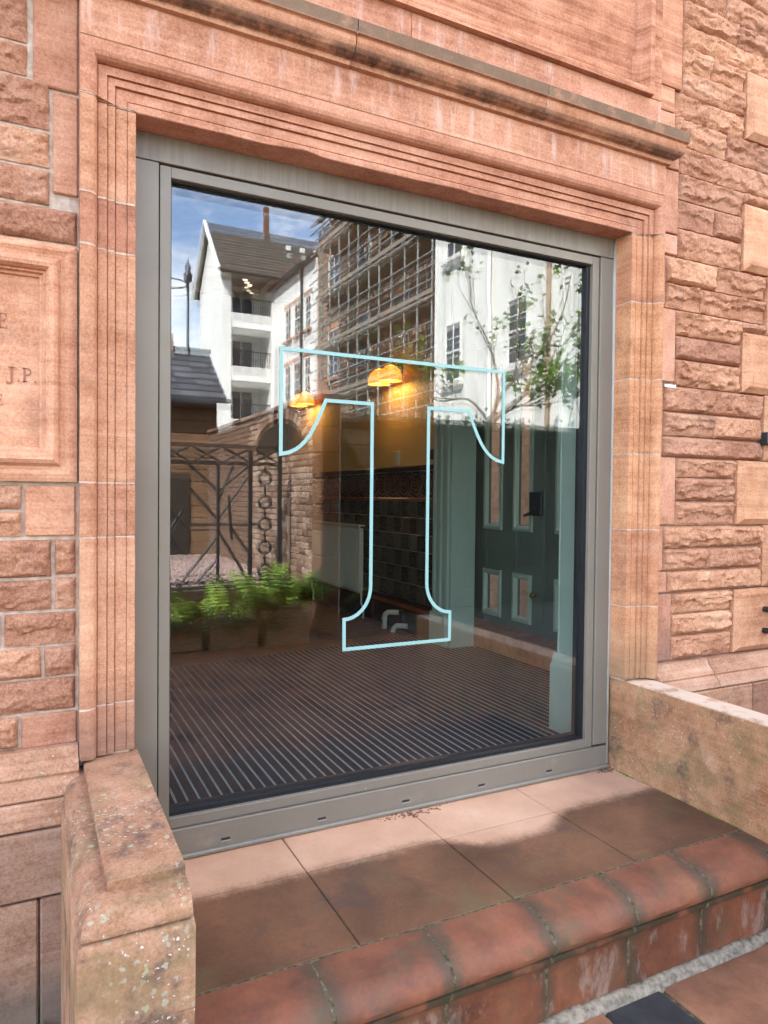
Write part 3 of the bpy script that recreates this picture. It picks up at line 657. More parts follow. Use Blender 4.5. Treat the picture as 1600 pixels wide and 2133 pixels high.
# metal tie strip by the right jamb
tag(MB().cbox(2.668,2.742,2.385,2.41,2.028,2.044,.002).build('metal_strip',plain('galvanised_steel',(.62,.66,.68),.35,.5,.6)),'short pale metal strip sticking out of the right jamb joint','metal strip')
# iron hooks on the far right quoins
def hook(z,label):
    t=thing('iron_hook',label,'hook',(3.47,2.33,z))
    MB().lathe((3.388,2.352,z+.055),[(.0,-.03),(.014,-.03),(.016,0),(.014,.016),(0,.016)],10,'y').build('boss',M['black'],t,smooth=40)
    MB().lathe((3.388,2.352,z-.055),[(.0,-.03),(.014,-.03),(.016,0),(.014,.016),(0,.016)],10,'y').build('boss',M['black'],t,smooth=40)
    MB().tube([(3.388,2.33,z+.05),(3.403,2.32,z+.035),(3.413,2.315,z),(3.403,2.32,z-.035),(3.388,2.33,z-.05)],.010,8).build('ring',M['black'],t,smooth=50)
hook(.885,'black iron ring hook on the lowest right-hand quoin')
t=thing('iron_bracket','black iron bracket on the quoin at the right picture edge','bracket',(3.47,2.3,1.80))
MB().cbox(3.365,3.60,2.28,2.372,1.80,1.832,.004).build('bracket_arm',M['black'],t); MB().cbox(3.36,3.395,2.345,2.39,1.785,1.85,.004).build('wall_plate',M['black'],t); MB().tube([(3.39,2.32,1.795),(3.40,2.32,1.76),(3.43,2.32,1.74)],.01,8).build('hook_end',M['black'],t)
# ================================================================ window
GX0,GX1,GZ0,GZ1=.434,2.334,.366,2.585; GY=2.552
m=MB()   # inner sash frame
FX0,FX1,FZ0,FZ1=.397,2.372,.329,2.622
yf0,yf1=2.515,2.60
m.cbox(FX0,GX0,yf0,yf1,FZ0,FZ1,.0015); m.cbox(GX1,FX1,yf0,yf1,FZ0,FZ1,.0015); m.cbox(GX0+.0004,GX1-.0004,yf0+.0005,yf1,GZ1,FZ1,.0015); m.cbox(GX0+.0004,GX1-.0004,yf0+.0005,yf1,FZ0,GZ0,.0015)
WN=m.build('window',M['frame'],B); WN['label']='large fixed window in a taupe metal frame with a T outline on the glass'
MB().cbox(.25,.3925,2.508,2.60,.22,2.6245,.0015).build('frame_panel',M['frame'],WN)
MB().cbox(2.3765,2.464,2.508,2.60,.337,2.6245,.0015).build('frame_panel',M['frame'],WN)
MB().cbox(.25,2.47,2.5075,2.60,2.628,2.80,.0015).build('frame_panel',M['frame'],WN)
MB().cbox(.394,2.464,2.504,2.60,.236,.3265,.002).build('sill_panel',M['frame'],WN)
MB().cbox(.394,2.464,2.490,2.51,.2215,.2375,.004).build('sill_bead',M['frame'],WN)
MB().tube([(2.460,2.506,.24),(2.4595,2.505,1.),(2.461,2.505,1.9),(2.4585,2.506,2.5),(2.459,2.505,2.70)],[.006,.005,.0065,.010,.005],7).build('sealant_bead',M['sealant'],WN,smooth=True)
MB().box(.392,2.378,2.56,2.598,.32,2.63).v
gk=MB()
g0=.005; gr=.019; gb=.015
gk.box(GX0,GX0+g0,2.535,2.575,GZ0,GZ1); gk.box(GX1-gr,GX1,2.535,2.575,GZ0,GZ1); gk.box(GX0+g0,GX1-gr,2.535,2.575,GZ1-g0,GZ1); gk.box(GX0+g0,GX1-gr,2.535,2.575,GZ0,GZ0+gb)
# warm-edge spacer between the panes
gk.box(GX0+g0,GX0+g0+.005,2.556,2.572,GZ0+gb,GZ1-g0); gk.box(GX1-gr-.018,GX1-gr,2.556,2.572,GZ0+gb,GZ1-g0); gk.box(GX0+g0+.005,GX1-gr-.018,2.556,2.572,GZ0+gb,GZ0+gb+.013); gk.box(GX0+g0+.005,GX1-gr-.018,2.556,2.572,GZ1-g0-.005,GZ1-g0)
gk.build('gasket',M['gasket'],WN)
MB().quad((GX0,GY,GZ0),(GX1,GY,GZ0),(GX1,GY,GZ1),(GX0,GY,GZ1)).build('glass_pane',M['glassA'],WN,fix=False)
# inner pane, very slightly out of parallel as sealed units are
tz,tx=.0052,.0018
def gy2(x,z): return 2.578+(z-1.47)*tz-(x-1.38)*tx
MB().quad((GX0,gy2(GX0,GZ0),GZ0),(GX1,gy2(GX1,GZ0),GZ0),(GX1,gy2(GX1,GZ1),GZ1),(GX0,gy2(GX0,GZ1),GZ1)).build('glass_pane',M['glassB'],WN,fix=False)
for x in (.631,1.003,1.370,1.741,2.110):
    MB().cbox(x-.017,x+.017,2.5032,2.507,.256,.266,.001).build('drain_slot',M['black'],WN); MB().cbox(x-.017,x+.019,2.5022,2.507,.2525,.2555,.0005).build('drain_lip',M['sealant'],WN)
# the T outline
cx_=1.3535
half=[]   # right half, from top centre clockwise
def arc(c,r,a0,a1,n=10,ry=None): return [(c[0]+r*math.cos(R(a0+(a1-a0)*k/n)),c[1]+(ry or r)*math.sin(R(a0+(a1-a0)*k/n))) for k in range(n+1)]
rh=[(.510,2.052),(.510,1.657)]
rh+=[(.478,1.664),(.452,1.676),(.430,1.692),(.410,1.713),(.392,1.738),(.374,1.770),(.358,1.803),(.343,1.837),(.330,1.870)]
rh+=[(.130,1.870),(.130,1.14)]+[(.130+.115*(1-math.cos(R(a))),1.14-.127*math.sin(R(a))) for a in range(10,91,10)]+[(.244,.895)]
path=[(cx_+x,z) for x,z in rh]+[(cx_-x,z) for x,z in reversed(rh)]
def ribbon(path,w):
    n=len(path); out=[];inn=[]
    for i in range(n):
        p0,p1,p2=Vector(path[i-1]),Vector(path[i]),Vector(path[(i+1)%n])
        d0=(p1-p0).normalized(); d1=(p2-p1).normalized(); n0=Vector((-d0.y,d0.x)); n1=Vector((-d1.y,d1.x))
        mm=(n0+n1).normalized(); l=w/max(.35,mm.dot(n0)); out.append(p1+mm*l); inn.append(p1-mm*l)
    return out,inn
o_,i_=ribbon(path,.0070); m=MB(); n=len(path)
for y in (2.5492,2.5508): m.v+=[(p.x,y,p.y) for p in o_]+[(p.x,y,p.y) for p in i_]
for k in range(n):
    a,b=k,(k+1)%n
    m.f+=[(a,b,n+b,n+a),(2*n+a,3*n+a,3*n+b,2*n+b),(a,2*n+a,2*n+b,b),(n+a,n+b,3*n+b,3*n+a)]
dec=m.build('letter_decal',M['decal'],WN); dec['label']='pale aqua outline of a serif capital T on the glass'
# ================================================================ interior
def tile_floor():
    t=MT('encaustic_floor_tile',.45,.4); p=t.pos(False); x,y,z=t.xyz(p)
    w=t.nd('ShaderNodeTexWave',{'Vector':p,'Scale':4.2,'Distortion':9.,'Detail':2.,'Detail Scale':1.6},wave_type='RINGS').outputs[0]
    c=t.mix(t.ss(w,.42,.56),(.17,.13,.075),(.055,.04,.03)); c=t.mix(t.ss(t.noise(9,p,det=2),.52,.56),c,(.20,.07,.045))
    fx=t.math('PINGPONG',t.math('MULTIPLY',x,6.6),.5); fy=t.math('PINGPONG',t.math('MULTIPLY',y,6.6),.5)
    gl=t.math('MAXIMUM',t.math('LESS_THAN',fx,.012),t.math('LESS_THAN',fy,.012)); c=t.mix(gl,c,(.05,.045,.04))
    t.color(c); t.bump(t.noise(60,p),.1,.002); return t.m
M['tilefloor']=tile_floor()
struct(MB().box(-.7,3.36,2.62,9.4,.12,.240).build('interior_floor',M['tilefloor']))
M['ochre']=plain('ochre_wall_paint',(.52,.36,.14),.6,.3,var=.08,sc=2,bump=.05)
M['green']=plain('sage_green_gloss_paint',(.36,.45,.375),.35,.4,var=.06,sc=4)
M['doorgreen']=plain('door_green_gloss_paint',(.135,.165,.14),.4,.4,var=.08,sc=4)
M['ceil']=plain('interior_plaster',(.72,.68,.60),.8,.2)
struct(MB().box(-.698,3.64,2.752,9.4,4.1,4.28).build('ceiling',M['ceil']))
struct(MB().box(-.698,-.5,2.752,9.4,.24,4.098).build('wall_left',M['ochre']))
struct(MB().box(-.498,3.359,9.202,9.4,.24,4.098).build('wall_back',plain('dim_corridor_tone',(.06,.045,.03),.5,.3)))  # back wall coloured dark to stand for the dim corridor
struct(MB().box(3.145,3.36,5.02,9.2,.12,4.098).build('wall_right',M['ochre']))
struct(MB().box(3.362,3.70,5.40,5.6,.12,4.098).build('wall_recess',M['green']))
struct(MB().box(2.58,3.70,2.752,2.98,.12,4.098).build('wall_front',M['green']))
dw=struct(MB().box(3.62,3.72,2.982,5.398,2.85,4.098).build('wall_door_head',M['green']))
struct(MB().box(3.62,3.72,2.982,3.42,.12,2.848).build('wall_door_side',M['green']))
# skirting, casing
CS=thing('door_casing','sage green pilaster casing at the end of the tiled wall','door casing',(3.2,5.0,.24))
m=MB(); m.cbox(3.132,3.37,4.985,5.022,.24,4.09,.004); m.build('casing_front',M['green'],CS)
for k,(y0,y1,x) in enumerate(((5.024,5.06,3.112),(5.066,5.12,3.124),(5.126,5.15,3.108),(5.156,5.22,3.122),(5.226,5.26,3.112))): MB().cbox(x,3.144,y0,y1,.52,4.09,.004).build('fillet',M['green'],CS)
MB().cbox(3.095,3.385,4.955,4.984,.241,.52,.006).build('base_block',M['green'],CS) if False else None
MB().cbox(3.095,3.144,5.024,5.275,.241,.52,.006).build('base_block',M['green'],CS)
NB=thing('wall_post','pale sage green wall post with moulded skirting just inside the glass','post',(2.58,2.9,.24))
MB().cbox(2.566,2.579,2.70,2.985,.24,4.09,.003).build('post_face',M['green'],NB); MB().cbox(2.562,2.60,2.981,2.992,.24,4.09,.003).build('post_edge',M['green'],NB)
MB().prism([(2.535,.241),(2.5645,.241),(2.5645,.66),(2.560,.655),(2.552,.632),(2.548,.61),(2.54,.60),(2.535,.585)],'y',2.70,3.015).build('skirting',M['green'],NB)
# ---- dado: frieze, rails, individual tiles
def tilemat(name,a,b,sc):
    t=MT(name,.18,.5); oc=t.nd('ShaderNodeTexCoord').outputs['Object']; t.pos()
    v=t.vor(sc,oc,feature='SMOOTH_F1'); ring=t.nd('ShaderNodeTexWave',{'Vector':oc,'Scale':sc*.28,'Distortion':5.,'Detail':2.},wave_type='RINGS').outputs[0]
    t.color(t.mix(t.ss(ring,.35,.65),a,b)); t.bump(ring,.5,.004); return t.m
M['tA']=tilemat('motif_tile',(.012,.010,.010),(.075,.060,.038),38.); M['tB']=plain('plain_olive_tile',(.085,.072,.045),.2,.5,var=.25,sc=30)
M['tF']=tilemat('frieze_tile',(.03,.012,.008),(.16,.075,.035),30.); M['tR']=plain('glazed_brown_rail',(.045,.018,.012),.12,.6,var=.2)
M['tO']=plain('glazed_amber_rail',(.20,.065,.02),.15,.6,var=.2)
dado=thing('tiled_dado','dark glazed tile dado with floral frieze along the inner side wall','tile dado',(3.13,7,.24))
for nm,z0,z1,x,mt in (('top_rail',1.735,1.785,3.118,'tR'),('frieze_rail',1.462,1.49,3.122,'tO'),('base_rail',.50,.545,3.118,'tR'),('base_rail',.455,.498,3.124,'tO'),('base_rail',.241,.453,3.128,'tR')):
    MB().cbox(x,3.144,5.262,9.19,z0,z1,.006).build(nm,M[mt],dado)
pA=pB=pF=None
ny=0
for j in range(6):
    for i in range(26):
        y=5.262+.152*i
        if y+.15>9.19: continue
        k='A' if (i+j)%2==0 else 'B'
        src=pA if k=='A' else pB
        if src is None:
            o=MB().cbox(-.006,.008,-.0745,.0745,-.0745,.0745,.003).build('tile',M['t'+k],None); C.objects.unlink(o); o.location=(3.137,y+.076,.545+.0765+.153*j); link(o,dado)
            if k=='A': pA=o
            else: pB=o
        else: copy_to(src,(3.137,y+.076,.545+.0765+.153*j),dado)
for i in range(17):
    y=5.262+.23*i
    if pF is None:
        pF=MB().cbox(-.006,.008,-.1135,.1135,-.1205,.1205,.004).build('frieze_tile',M['tF'],None); C.objects.unlink(pF); pF.location=(3.137,y+.115,1.6125); link(pF,dado)
    else: copy_to(pF,(3.137,y+.115,1.6125),dado)
# ---- radiator
RD=thing('radiator','cream ribbed panel radiator on the tiled side wall','radiator',(3.05,7.3,.24))
M['cream']=plain('cream_enamel',(.50,.49,.40),.35,.4,var=.05)
m=MB(); nr=46; y0,y1,z0,z1=6.62,8.0,.50,1.19
for k in range(nr):
    ya=y0+.03+(y1-y0-.06)*k/nr; d=(y1-y0-.06)/nr
    m.cbox(3.030,3.052,ya+.003,ya+d-.006,z0+.03,z1-.03,.005)
m.cbox(3.038,3.056,y0,y1,z0,z1,.006); m.cbox(3.056,3.10,y0+.02,y1-.02,z0+.02,z1-.02,.004); m.build('radiator_panel',M['cream'],RD)
MB().cbox(3.028,3.104,y0-.004,y1+.004,z1+.001,z1+.014,.003).build('top_grille',M['cream'],RD)
for y in (6.60,8.03): MB().tube([(3.06,y,.56),(3.06,y,.40),(3.075,y-.02,.34),(3.075,y-.02,.245)],.010,8).build('valve_pipe',M['cream'],RD,smooth=50)
for yy,zz,nm in ((5.98,.40,'left'),(5.80,.30,'right')):
    PP=thing('heating_pipe','taller bent cream pipe rising beside the skirting' if nm=='left' else 'shorter bent cream pipe rising beside the skirting','pipe',(3.05,yy,.24))
    MB().tube([(3.03,yy+.02,.242),(3.03,yy+.02,zz-.05),(3.034,yy+.012,zz-.02),(3.05,yy-.01,zz),(3.09,yy-.05,zz+.004),(3.125,yy-.09,zz+.004)],.024,12).build('pipe_bend',M['cream'],PP,smooth=50)
    MB().lathe((3.03,yy+.02,zz-.075),[(.024,0),(.028,.002),(.028,.02),(.024,.022)],12).build('collar',M['cream'],PP,smooth=40)
# ---- thermostat, switch
tag(MB().cbox(3.118,3.146,5.93,5.99,1.80,1.93,.004).build('thermostat',M['cream']),'small cream thermostat box on the ochre wall above the dado','thermostat')
tag(MB().cbox(3.132,3.146,5.30,5.38,1.83,1.92,.003).build('light_switch',plain('bronze_plate',(.10,.06,.035),.35,.4,.6)),'dark bronze switch plate beside the green casing','switch')
# ---- wall lamps
def glow():
    t=MT('amber_lamp_glass',.3,.4); t.color((.5,.27,.04)); t.b.inputs['Emission Color'].default_value=(1.,.52,.05,1); t.b.inputs['Emission Strength'].default_value=.05
    tl=t.nd('ShaderNodeBsdfTranslucent',{0:(.95,.55,.06,1)}); mx_=t.nd('ShaderNodeMixShader',{0:.35}); out=t.nt.nodes['Material Output']
    t.nt.links.new(t.b.outputs[0],mx_.inputs[1]); t.nt.links.new(tl.outputs[0],mx_.inputs[2]); t.nt.links.new(mx_.outputs[0],out.inputs[0]); return t.m
M['glow']=glow()
M['bulb']=MT('lit_bulb').m; bb=M['bulb'].node_tree.nodes['Principled BSDF']; bb.inputs['Emission Color'].default_value=(1,.75,.4,1); bb.inputs['Emission Strength'].default_value=1.0
M['brass']=plain('aged_brass',(.35,.22,.08),.3,.5,.9)
def lamp(y,z,label,e):
    t=thing('wall_lamp',label,'lamp',(3.14,y,z),'twin amber wall lamps')
    MB().lathe((3.144,y,z+.10),[(0,-.035),(.05,-.03),(.065,-.012),(.065,0)],16,'x').build('wall_plate',M['brass'],t,smooth=40)
    for k,dx in enumerate((-.115,.115)):
        c=(2.98,y+dx,z)
        MB().tube([(3.12,y,z+.10),(3.06,y+dx*.5,z+.17),(3.0,y+dx,z+.175),(2.98,y+dx,z+.12)],.008,8).build('arm',M['brass'],t,smooth=50)
        MB().lathe(c,[(.010,.12),(.022,.115),(.055,.10),(.088,.068),(.106,.02),(.110,-.03),(.106,-.03),(.102,.018),(.085,.062),(.05,.093)],20).build('shade',M['glow'],t,smooth=60)
        MB().lathe((c[0],c[1],c[2]+.045),[(.0,.0),(.02,.006),(.022,.02),(.016,.045),(.01,.07)],12).build('bulb',M['bulb'],t,smooth=60)
        l=bpy.data.lights.new('lamp_light','POINT'); l.energy=e; l.color=(1,.62,.22); l.shadow_soft_size=.04; lo=bpy.data.objects.new('lamp_light',l); lo.location=(c[0],c[1],c[2]+.005); link(lo,t)
lamp(5.95,2.60,'twin amber wall lamp nearer the green casing',.75); lamp(8.2,2.64,'twin amber wall lamp further back over the radiator',.75)
# ---- entrance mat
def matmat(name,a,b):
    t=MT(name,.95,.1); n=t.noise(260,t.pos(False),det=3); t.color(t.mix(t.ss(n,.35,.7),a,b)); t.bump(n,.8,.004); return t.m
M['matf']=matmat('ribbed_carpet',(.012,.015,.020),(.048,.055,.066)); M['mats']=plain('aluminium_mat_strip',(.33,.39,.43),.42,.5,.3,var=.15,sc=20)
EM=thing('entrance_mat','dark entrance mat with thin metal strips filling the vestibule floor','mat',(1.8,4,.24))
def back(x): return 5.14+.141*(x-.10)
MB().prism([(-.2,2.63),(3.372,2.63),(3.372,min(4.95,back(3.37))),(3.09,4.95),(3.09,back(3.09)),(-.2,back(-.2))],'z',.2405,.243).build('mat_base',plain('mat_frame',(.09,.06,.05),.6,.3),EM)
x=.02
while x<3.36:
    y1=back(x)-.03 if x<3.06 else 4.93
    MB().prism([(x+.0055,2.635),(x+.0410,2.635),(x+.0410,y1+.004),(x+.0055,y1)],'z',.243,.2475).build('mat_rib',M['matf'],EM)
    MB().prism([(x-.0045,2.635),(x+.0045,2.635),(x+.0045,y1),(x-.0045,y1)],'z',.243,.2490).build('mat_strip',M['mats'],EM)
    x+=.0465
# ---- door step inside, doors with narrow lights
tag(MB().cbox(3.385,3.70,2.985,5.39,.12,.405,.008).build('inner_step',sandstone('pink_inner_step',*sc_(.9,1.05,1.15),lam=.1,tool=0)),'pink stone step below the green doors','step')
def leaf(y0,y1,panes,label,hinge):
    t=thing('panelled_door',label,'door',(3.64,(y0+y1)/2,.41),'sage green entrance doors')
    z0,z1=.41,2.84; rows=((.512,.835),(1.264,2.62)); m=MB(); xs=sorted(panes)
    ys=[y0]+[v for p in xs for v in p]+[y1]
    for k in range(0,len(ys),2): m.cbox(3.628,3.672,ys[k],ys[k+1],z0,z1,.002)
    for a,b in xs:
        zz=[z0,rows[0][0],rows[0][1],rows[1][0],rows[1][1],z1]
        for k in range(0,6,2): m.box(3.630,3.670,a-.001,b+.001,zz[k]+.001,zz[k+1]-.001)
    m.build('leaf',M['doorgreen'],t)
    for a,b in xs:
        for r0,r1 in rows:
            f=MB(); w=.042
            for (w0,x0),(w1,x1) in zip(((-w,3.628),(-w+.006,3.612),(-.012,3.608),(0,3.620),(.004,3.634)),((-w+.006,3.612),(-.012,3.608),(0,3.620),(.004,3.634),(.010,3.640))):
                A=[(x0,a+w0,r0+w0),(x0,b-w0,r0+w0),(x0,b-w0,r1-w0),(x0,a+w0,r1-w0)]; Bq=[(x1,a+w1,r0+w1),(x1,b-w1,r0+w1),(x1,b-w1,r1-w1),(x1,a+w1,r1-w1)]
                for k in range(4): f.quad(A[k],A[(k+1)%4],Bq[(k+1)%4],Bq[k])
            fo=f.build('light_moulding',M['green'],t,smooth=25); MB().quad((3.645,a,r0),(3.645,b,r0),(3.645,b,r1),(3.645,a,r1)).build('pane',M['pane'],fo,fix=False)
    return t
leafA=leaf(4.40,5.39,((4.59,4.76),(5.0,5.19)),'sage green door leaf with brass knob, further from the glass',1)
leafB=leaf(3.43,4.392,((3.68,3.86),(4.05,4.23)),'sage green door leaf nearer the glass post',-1)
MB().lathe((3.60,4.505,.72),[(0,-.02),(.02,-.018),(.028,-.005),(.022,.01),(.012,.018),(.012,.03)],14,'x').build('knob',M['brass'],leafA,smooth=50)
MB().cbox(3.585,3.629,4.40,4.55,1.36,1.55,.006).build('lock_case',M['black'],leafA); MB().tube([(3.58,4.47,1.42),(3.56,4.50,1.38),(3.565,4.58,1.36)],.012,8).build('handle',M['black'],leafA,smooth=50)
MB().cbox(3.608,3.627,4.386,4.414,.43,2.83,.003).build('astragal',M['doorgreen'],leafB)
# light well behind the doors
LW=thing('light_well_wall','pale brick wall outside the green doors','wall',(5.2,5,GZ))
M['bright_brick']=plain('pinkish_brick',(.52,.33,.25),.9,.2,var=.25,sc=9)
for r in range(40):
    MB().box(5.0,5.2,2.78,9.0,GZ+r*.1,GZ+r*.1+.09).build('brick_course',M['bright_brick'],LW)
MB().box(5.008,5.19,2.77,9.01,GZ,3.9).build('mortar_bed',M['mortar'],LW)
# ================================================================ the courtyard opposite (seen mirrored in the glass)
def Q(yp): return 5.104-yp          # distance in front of the glass -> world y
def wood(name,a,b,sc=(3,3,40),rough=.8):
    t=MT(name,rough,.2); n=t.noise(1.,t.scale(t.pos(),sc),det=6,rough=.65,dist=.6)
    c=t.ramp(n,[(.3,a),(.7,b)]); c=t.hsv(c,.5,1.,t.math('ADD',.8,t.math('MULTIPLY',t.rand,.4))); t.color(c); t.bump(n,.3,.004); return t.m
M['planter']=wood('weathered_planter_wood',(.30,.20,.11),(.55,.40,.24)); M['clad']=wood('brown_cladding',(.10,.055,.032),(.22,.125,.07)); M['sleeper']=wood('dark_sleeper',(.025,.018,.012),(.07,.05,.032))
M['board']=wood('scaffold_board',(.20,.165,.125),(.36,.31,.25)); M['steel']=plain('galvanised_tube',(.36,.36,.33),.4,.5,.5,var=.25)
def leafm(name,a,b,tr=.35):
    t=MT(name,.55,.3); t.pos(); n=t.noise(11,t.pos(False),det=2); c=t.mix(t.ss(n,.35,.65),a,b); t.color(c)
    tl=t.nd('ShaderNodeBsdfTranslucent',{0:c}); mx=t.nd('ShaderNodeMixShader',{0:tr}); out=t.nt.nodes['Material Output']
    t.nt.links.new(t.b.outputs[0],mx.inputs[1]); t.nt.links.new(tl.outputs[0],mx.inputs[2]); t.nt.links.new(mx.outputs[0],out.inputs[0]); return t.m
M['fern']=leafm('fern_frond',(.09,.17,.02),(.26,.37,.055)); M['ivy']=leafm('small_leaved_plant',(.06,.115,.045),(.19,.26,.13)); M['fig']=leafm('fig_leaf',(.07,.13,.02),(.18,.28,.05)); M['bark']=plain('grey_bark',(.17,.14,.115),.9,.2,var=.35,sc=20)
M['soil']=plain('planter_soil',(.03,.022,.015),.95,.1)
# ---- planters and ferns
def planter(x0,x1,yp0,yp1,h,label):
    t=thing('planter_box',label,'planter',((x0+x1)/2,Q((yp0+yp1)/2),GZ),'wooden planters in front of the gravel bed')
    y0,y1=Q(yp1),Q(yp0); n=4
    for k in range(n):
        a=GZ+h*k/n+.003; b=GZ+h*(k+1)/n-.003
        MB().cbox(x0,x1,y1-.03,y1,a,b,.003).build('plank',M['planter'],t); MB().cbox(x0,x0+.03,y0,y1-.031,a,b,.003).build('plank',M['planter'],t); MB().cbox(x1-.03,x1,y0,y1-.031,a,b,.003).build('plank',M['planter'],t)
    MB().box(x0+.03,x1-.03,y0,y1-.03,GZ,GZ+h-.05).build('soil',M['soil'],t)
rf=random.Random(11)
def fern(x,yp,z,L,n,label,wide=1.):
    t=thing('fern',label,'fern',(x,Q(yp),z),'ferns growing in the planters'); m=MB()
    for k in range(n):
        az=rf.uniform(0,2*math.pi); el=rf.uniform(.5,1.35); l=L*rf.uniform(.6,1.1); droop=rf.uniform(.7,1.4)
        p=Vector((x+rf.gauss(0,.05)*wide*3,Q(yp)+rf.gauss(0,.05),z)); seg=13; pts=[]
        for s in range(seg+1):
            u=s/seg; e=el-droop*u*u; 
            if s: p=p+Vector((math.cos(az)*math.cos(e),math.sin(az)*math.cos(e),math.sin(e)))*(l/seg)
            pts.append(p.copy())
        side=Vector((-math.sin(az),math.cos(az),0))
        for s in range(2,seg):
            u=s/seg; wl=l*.27*math.sin(math.pi*min(1,u*.93+.1))**.8; d=(pts[s+1]-pts[s]).normalized(); up_=side.cross(d)
            for sg in (-1,1):
                a=pts[s]; tip=a+side*sg*wl+d*wl*.35-up_*0+Vector((0,0,-wl*.25)); mid=a+(tip-a)*.45
                b1=a+d*(l/seg*.42); m.add([a,mid-d*.008,tip,mid+d*(l/seg*.62),b1],[(0,1,2,3,4)])
    m.build('fronds',M['fern'],t,fix=False); return t
def cover(x,yp,z,rx,rz,n,label):
    t=thing('trailing_plant',label,'plant',(x,Q(yp),z),'trailing plants over the planter edges'); m=MB()
    for k in range(n):
        p=Vector((x+rf.gauss(0,rx*.5),Q(yp)+rf.gauss(0,.07),z+rf.gauss(0,rz*.5))); s=rf.uniform(.012,.024); a=rf.uniform(0,6.3); ti=rf.uniform(-.8,.8)
        u=Vector((math.cos(a),math.sin(a)*.6,math.sin(ti)*.7)).normalized(); v=u.cross(Vector((rf.uniform(-1,1),1,rf.uniform(0,1)))).normalized()
        m.add([p-u*s,p+v*s*.7,p+u*s,p-v*s*.7],[(0,1,2,3)])
    m.build('leaves',M['ivy'],t,fix=False)
planter(.95,1.58,7.30,7.75,.26,'low wooden planter at the far left with trailing plants'); planter(1.66,2.16,7.25,7.7,.30,'middle low wooden planter under the ferns'); planter(2.24,2.72,7.2,7.65,.38,'tallest wooden planter beside the red pier')
cover(1.28,7.3,.16,.42,.12,650,'pale trailing plant spilling over the left planter'); cover(1.9,7.25,.19,.34,.10,500,'pale trailing plant over the middle planter'); cover(2.35,7.2,.16,.16,.14,260,'small trailing plant on the tall planter')
fern(1.42,7.45,.15,.36,14,'small bright fern in the left planter',1.4); fern(1.85,7.45,.18,.50,18,'mid-sized fern in the middle planter',1.6); fern(2.30,7.42,.26,.72,24,'largest fern in front of the iron rings',1.6); fern(2.62,7.42,.26,.60,16,'tall fern beside the red pier'); fern(1.08,7.45,.15,.34,14,'small fern at the left picture side',1.3)
# ---- raised gravel bed
SB=thing('retaining_wall','dark timber retaining wall of the raised gravel bed','retaining wall',(1.6,Q(8.4),GZ))
for k in range(3): MB().cbox(-.6,3.03,Q(8.5),Q(8.4),GZ+k*.173,GZ+k*.173+.168,.008).build('sleeper',M['sleeper'],SB)
m=MB(); nx,ny_=150,110; W=nx+1
for j in range(ny_+1):
    for i in range(nx+1):
        x=-.6+3.64*i/nx; yp=8.5+4.6*j/ny_; m.v.append((x,Q(yp),.405+.018*noise.cell(Vector((x*34,yp*34,0)))+.012*noise.noise(Vector((x*30,yp*30,0)))))
for j in range(ny_):
    for i in range(nx): m.f.append((j*W+i,j*W+i+1,(j+1)*W+i+1,(j+1)*W+i))
o=m.build('gravel',plain('pinkish_gravel',(.30,.22,.20),.9,.2,var=.5,sc=40)); o['label']='pinkish gravel on the raised bed'; stuff(o)
# ---- iron trellis with rings
IG=thing('iron_trellis','old iron trellis gate with a column of rings and crossed diagonal bars','trellis',(2.1,Q(8.6),.41)); yg=Q(8.6)
def bar(a,b,r=.02,n='bar'): MB().tube([(a[0],yg,a[1]),(b[0],yg,b[1])],r,8).build(n,M['black'],IG,smooth=50)
for z in (.43,1.89,2.10): MB().cbox(.55,2.86,yg-.015,yg+.015,z-.024,z+.024,.004).build('rail',M['black'],IG)
for x in (2.45,2.83): MB().cbox(x-.026,x+.026,yg-.02,yg+.02,.40,2.12,.004).build('upright',M['black'],IG)
for x in (1.30,2.05): bar((x,.43),(x,1.89),.022,'upright')
bar((1.72,1.14),(2.58,1.14),.02,'rail')
for z in (.56,.85,1.14,1.42,1.72):
    pts=[(2.64+.078*math.cos(a*math.pi/8),yg,z+.078*math.sin(a*math.pi/8)) for a in range(17)]; MB().tube(pts,.021,8,False).build('ring',M['black'],IG,smooth=50)
zs=[.43,.56,.85,1.14,1.42,1.72,1.89]
for a,b in zip(zs,zs[1:]): bar((2.64,a+(.066 if a!=.43 else 0)),(2.64,b-(.066 if b!=1.89 else 0)),.016)
x=.62
while x<2.8: bar((x,1.90),(x+.36,2.09),.016,'diagonal'); bar((x,2.09),(x+.36,1.90),.016,'diagonal'); x+=.37
for a,b in (((2.05,1.55),(2.43,1.87)),((2.05,1.20),(2.43,1.75)),((2.05,1.55),(1.70,1.87)),((2.05,1.20),(1.70,1.60)),((2.05,1.08),(2.43,.45)),((2.20,1.12),(2.43,.80)),((2.05,1.0),(1.62,.45)),((2.05,.72),(1.80,.45)),((1.30,1.5),(1.70,1.1)),((1.30,1.3),(1.62,.8)),((1.30,.8),(1.62,1.3)),((1.30,1.0),(.9,1.5)),((1.30,1.2),(.95,.5)),((2.24,1.88),(2.06,1.45)),((2.22,.95),(2.18,1.5))): bar(a,b,.019,'diagonal')
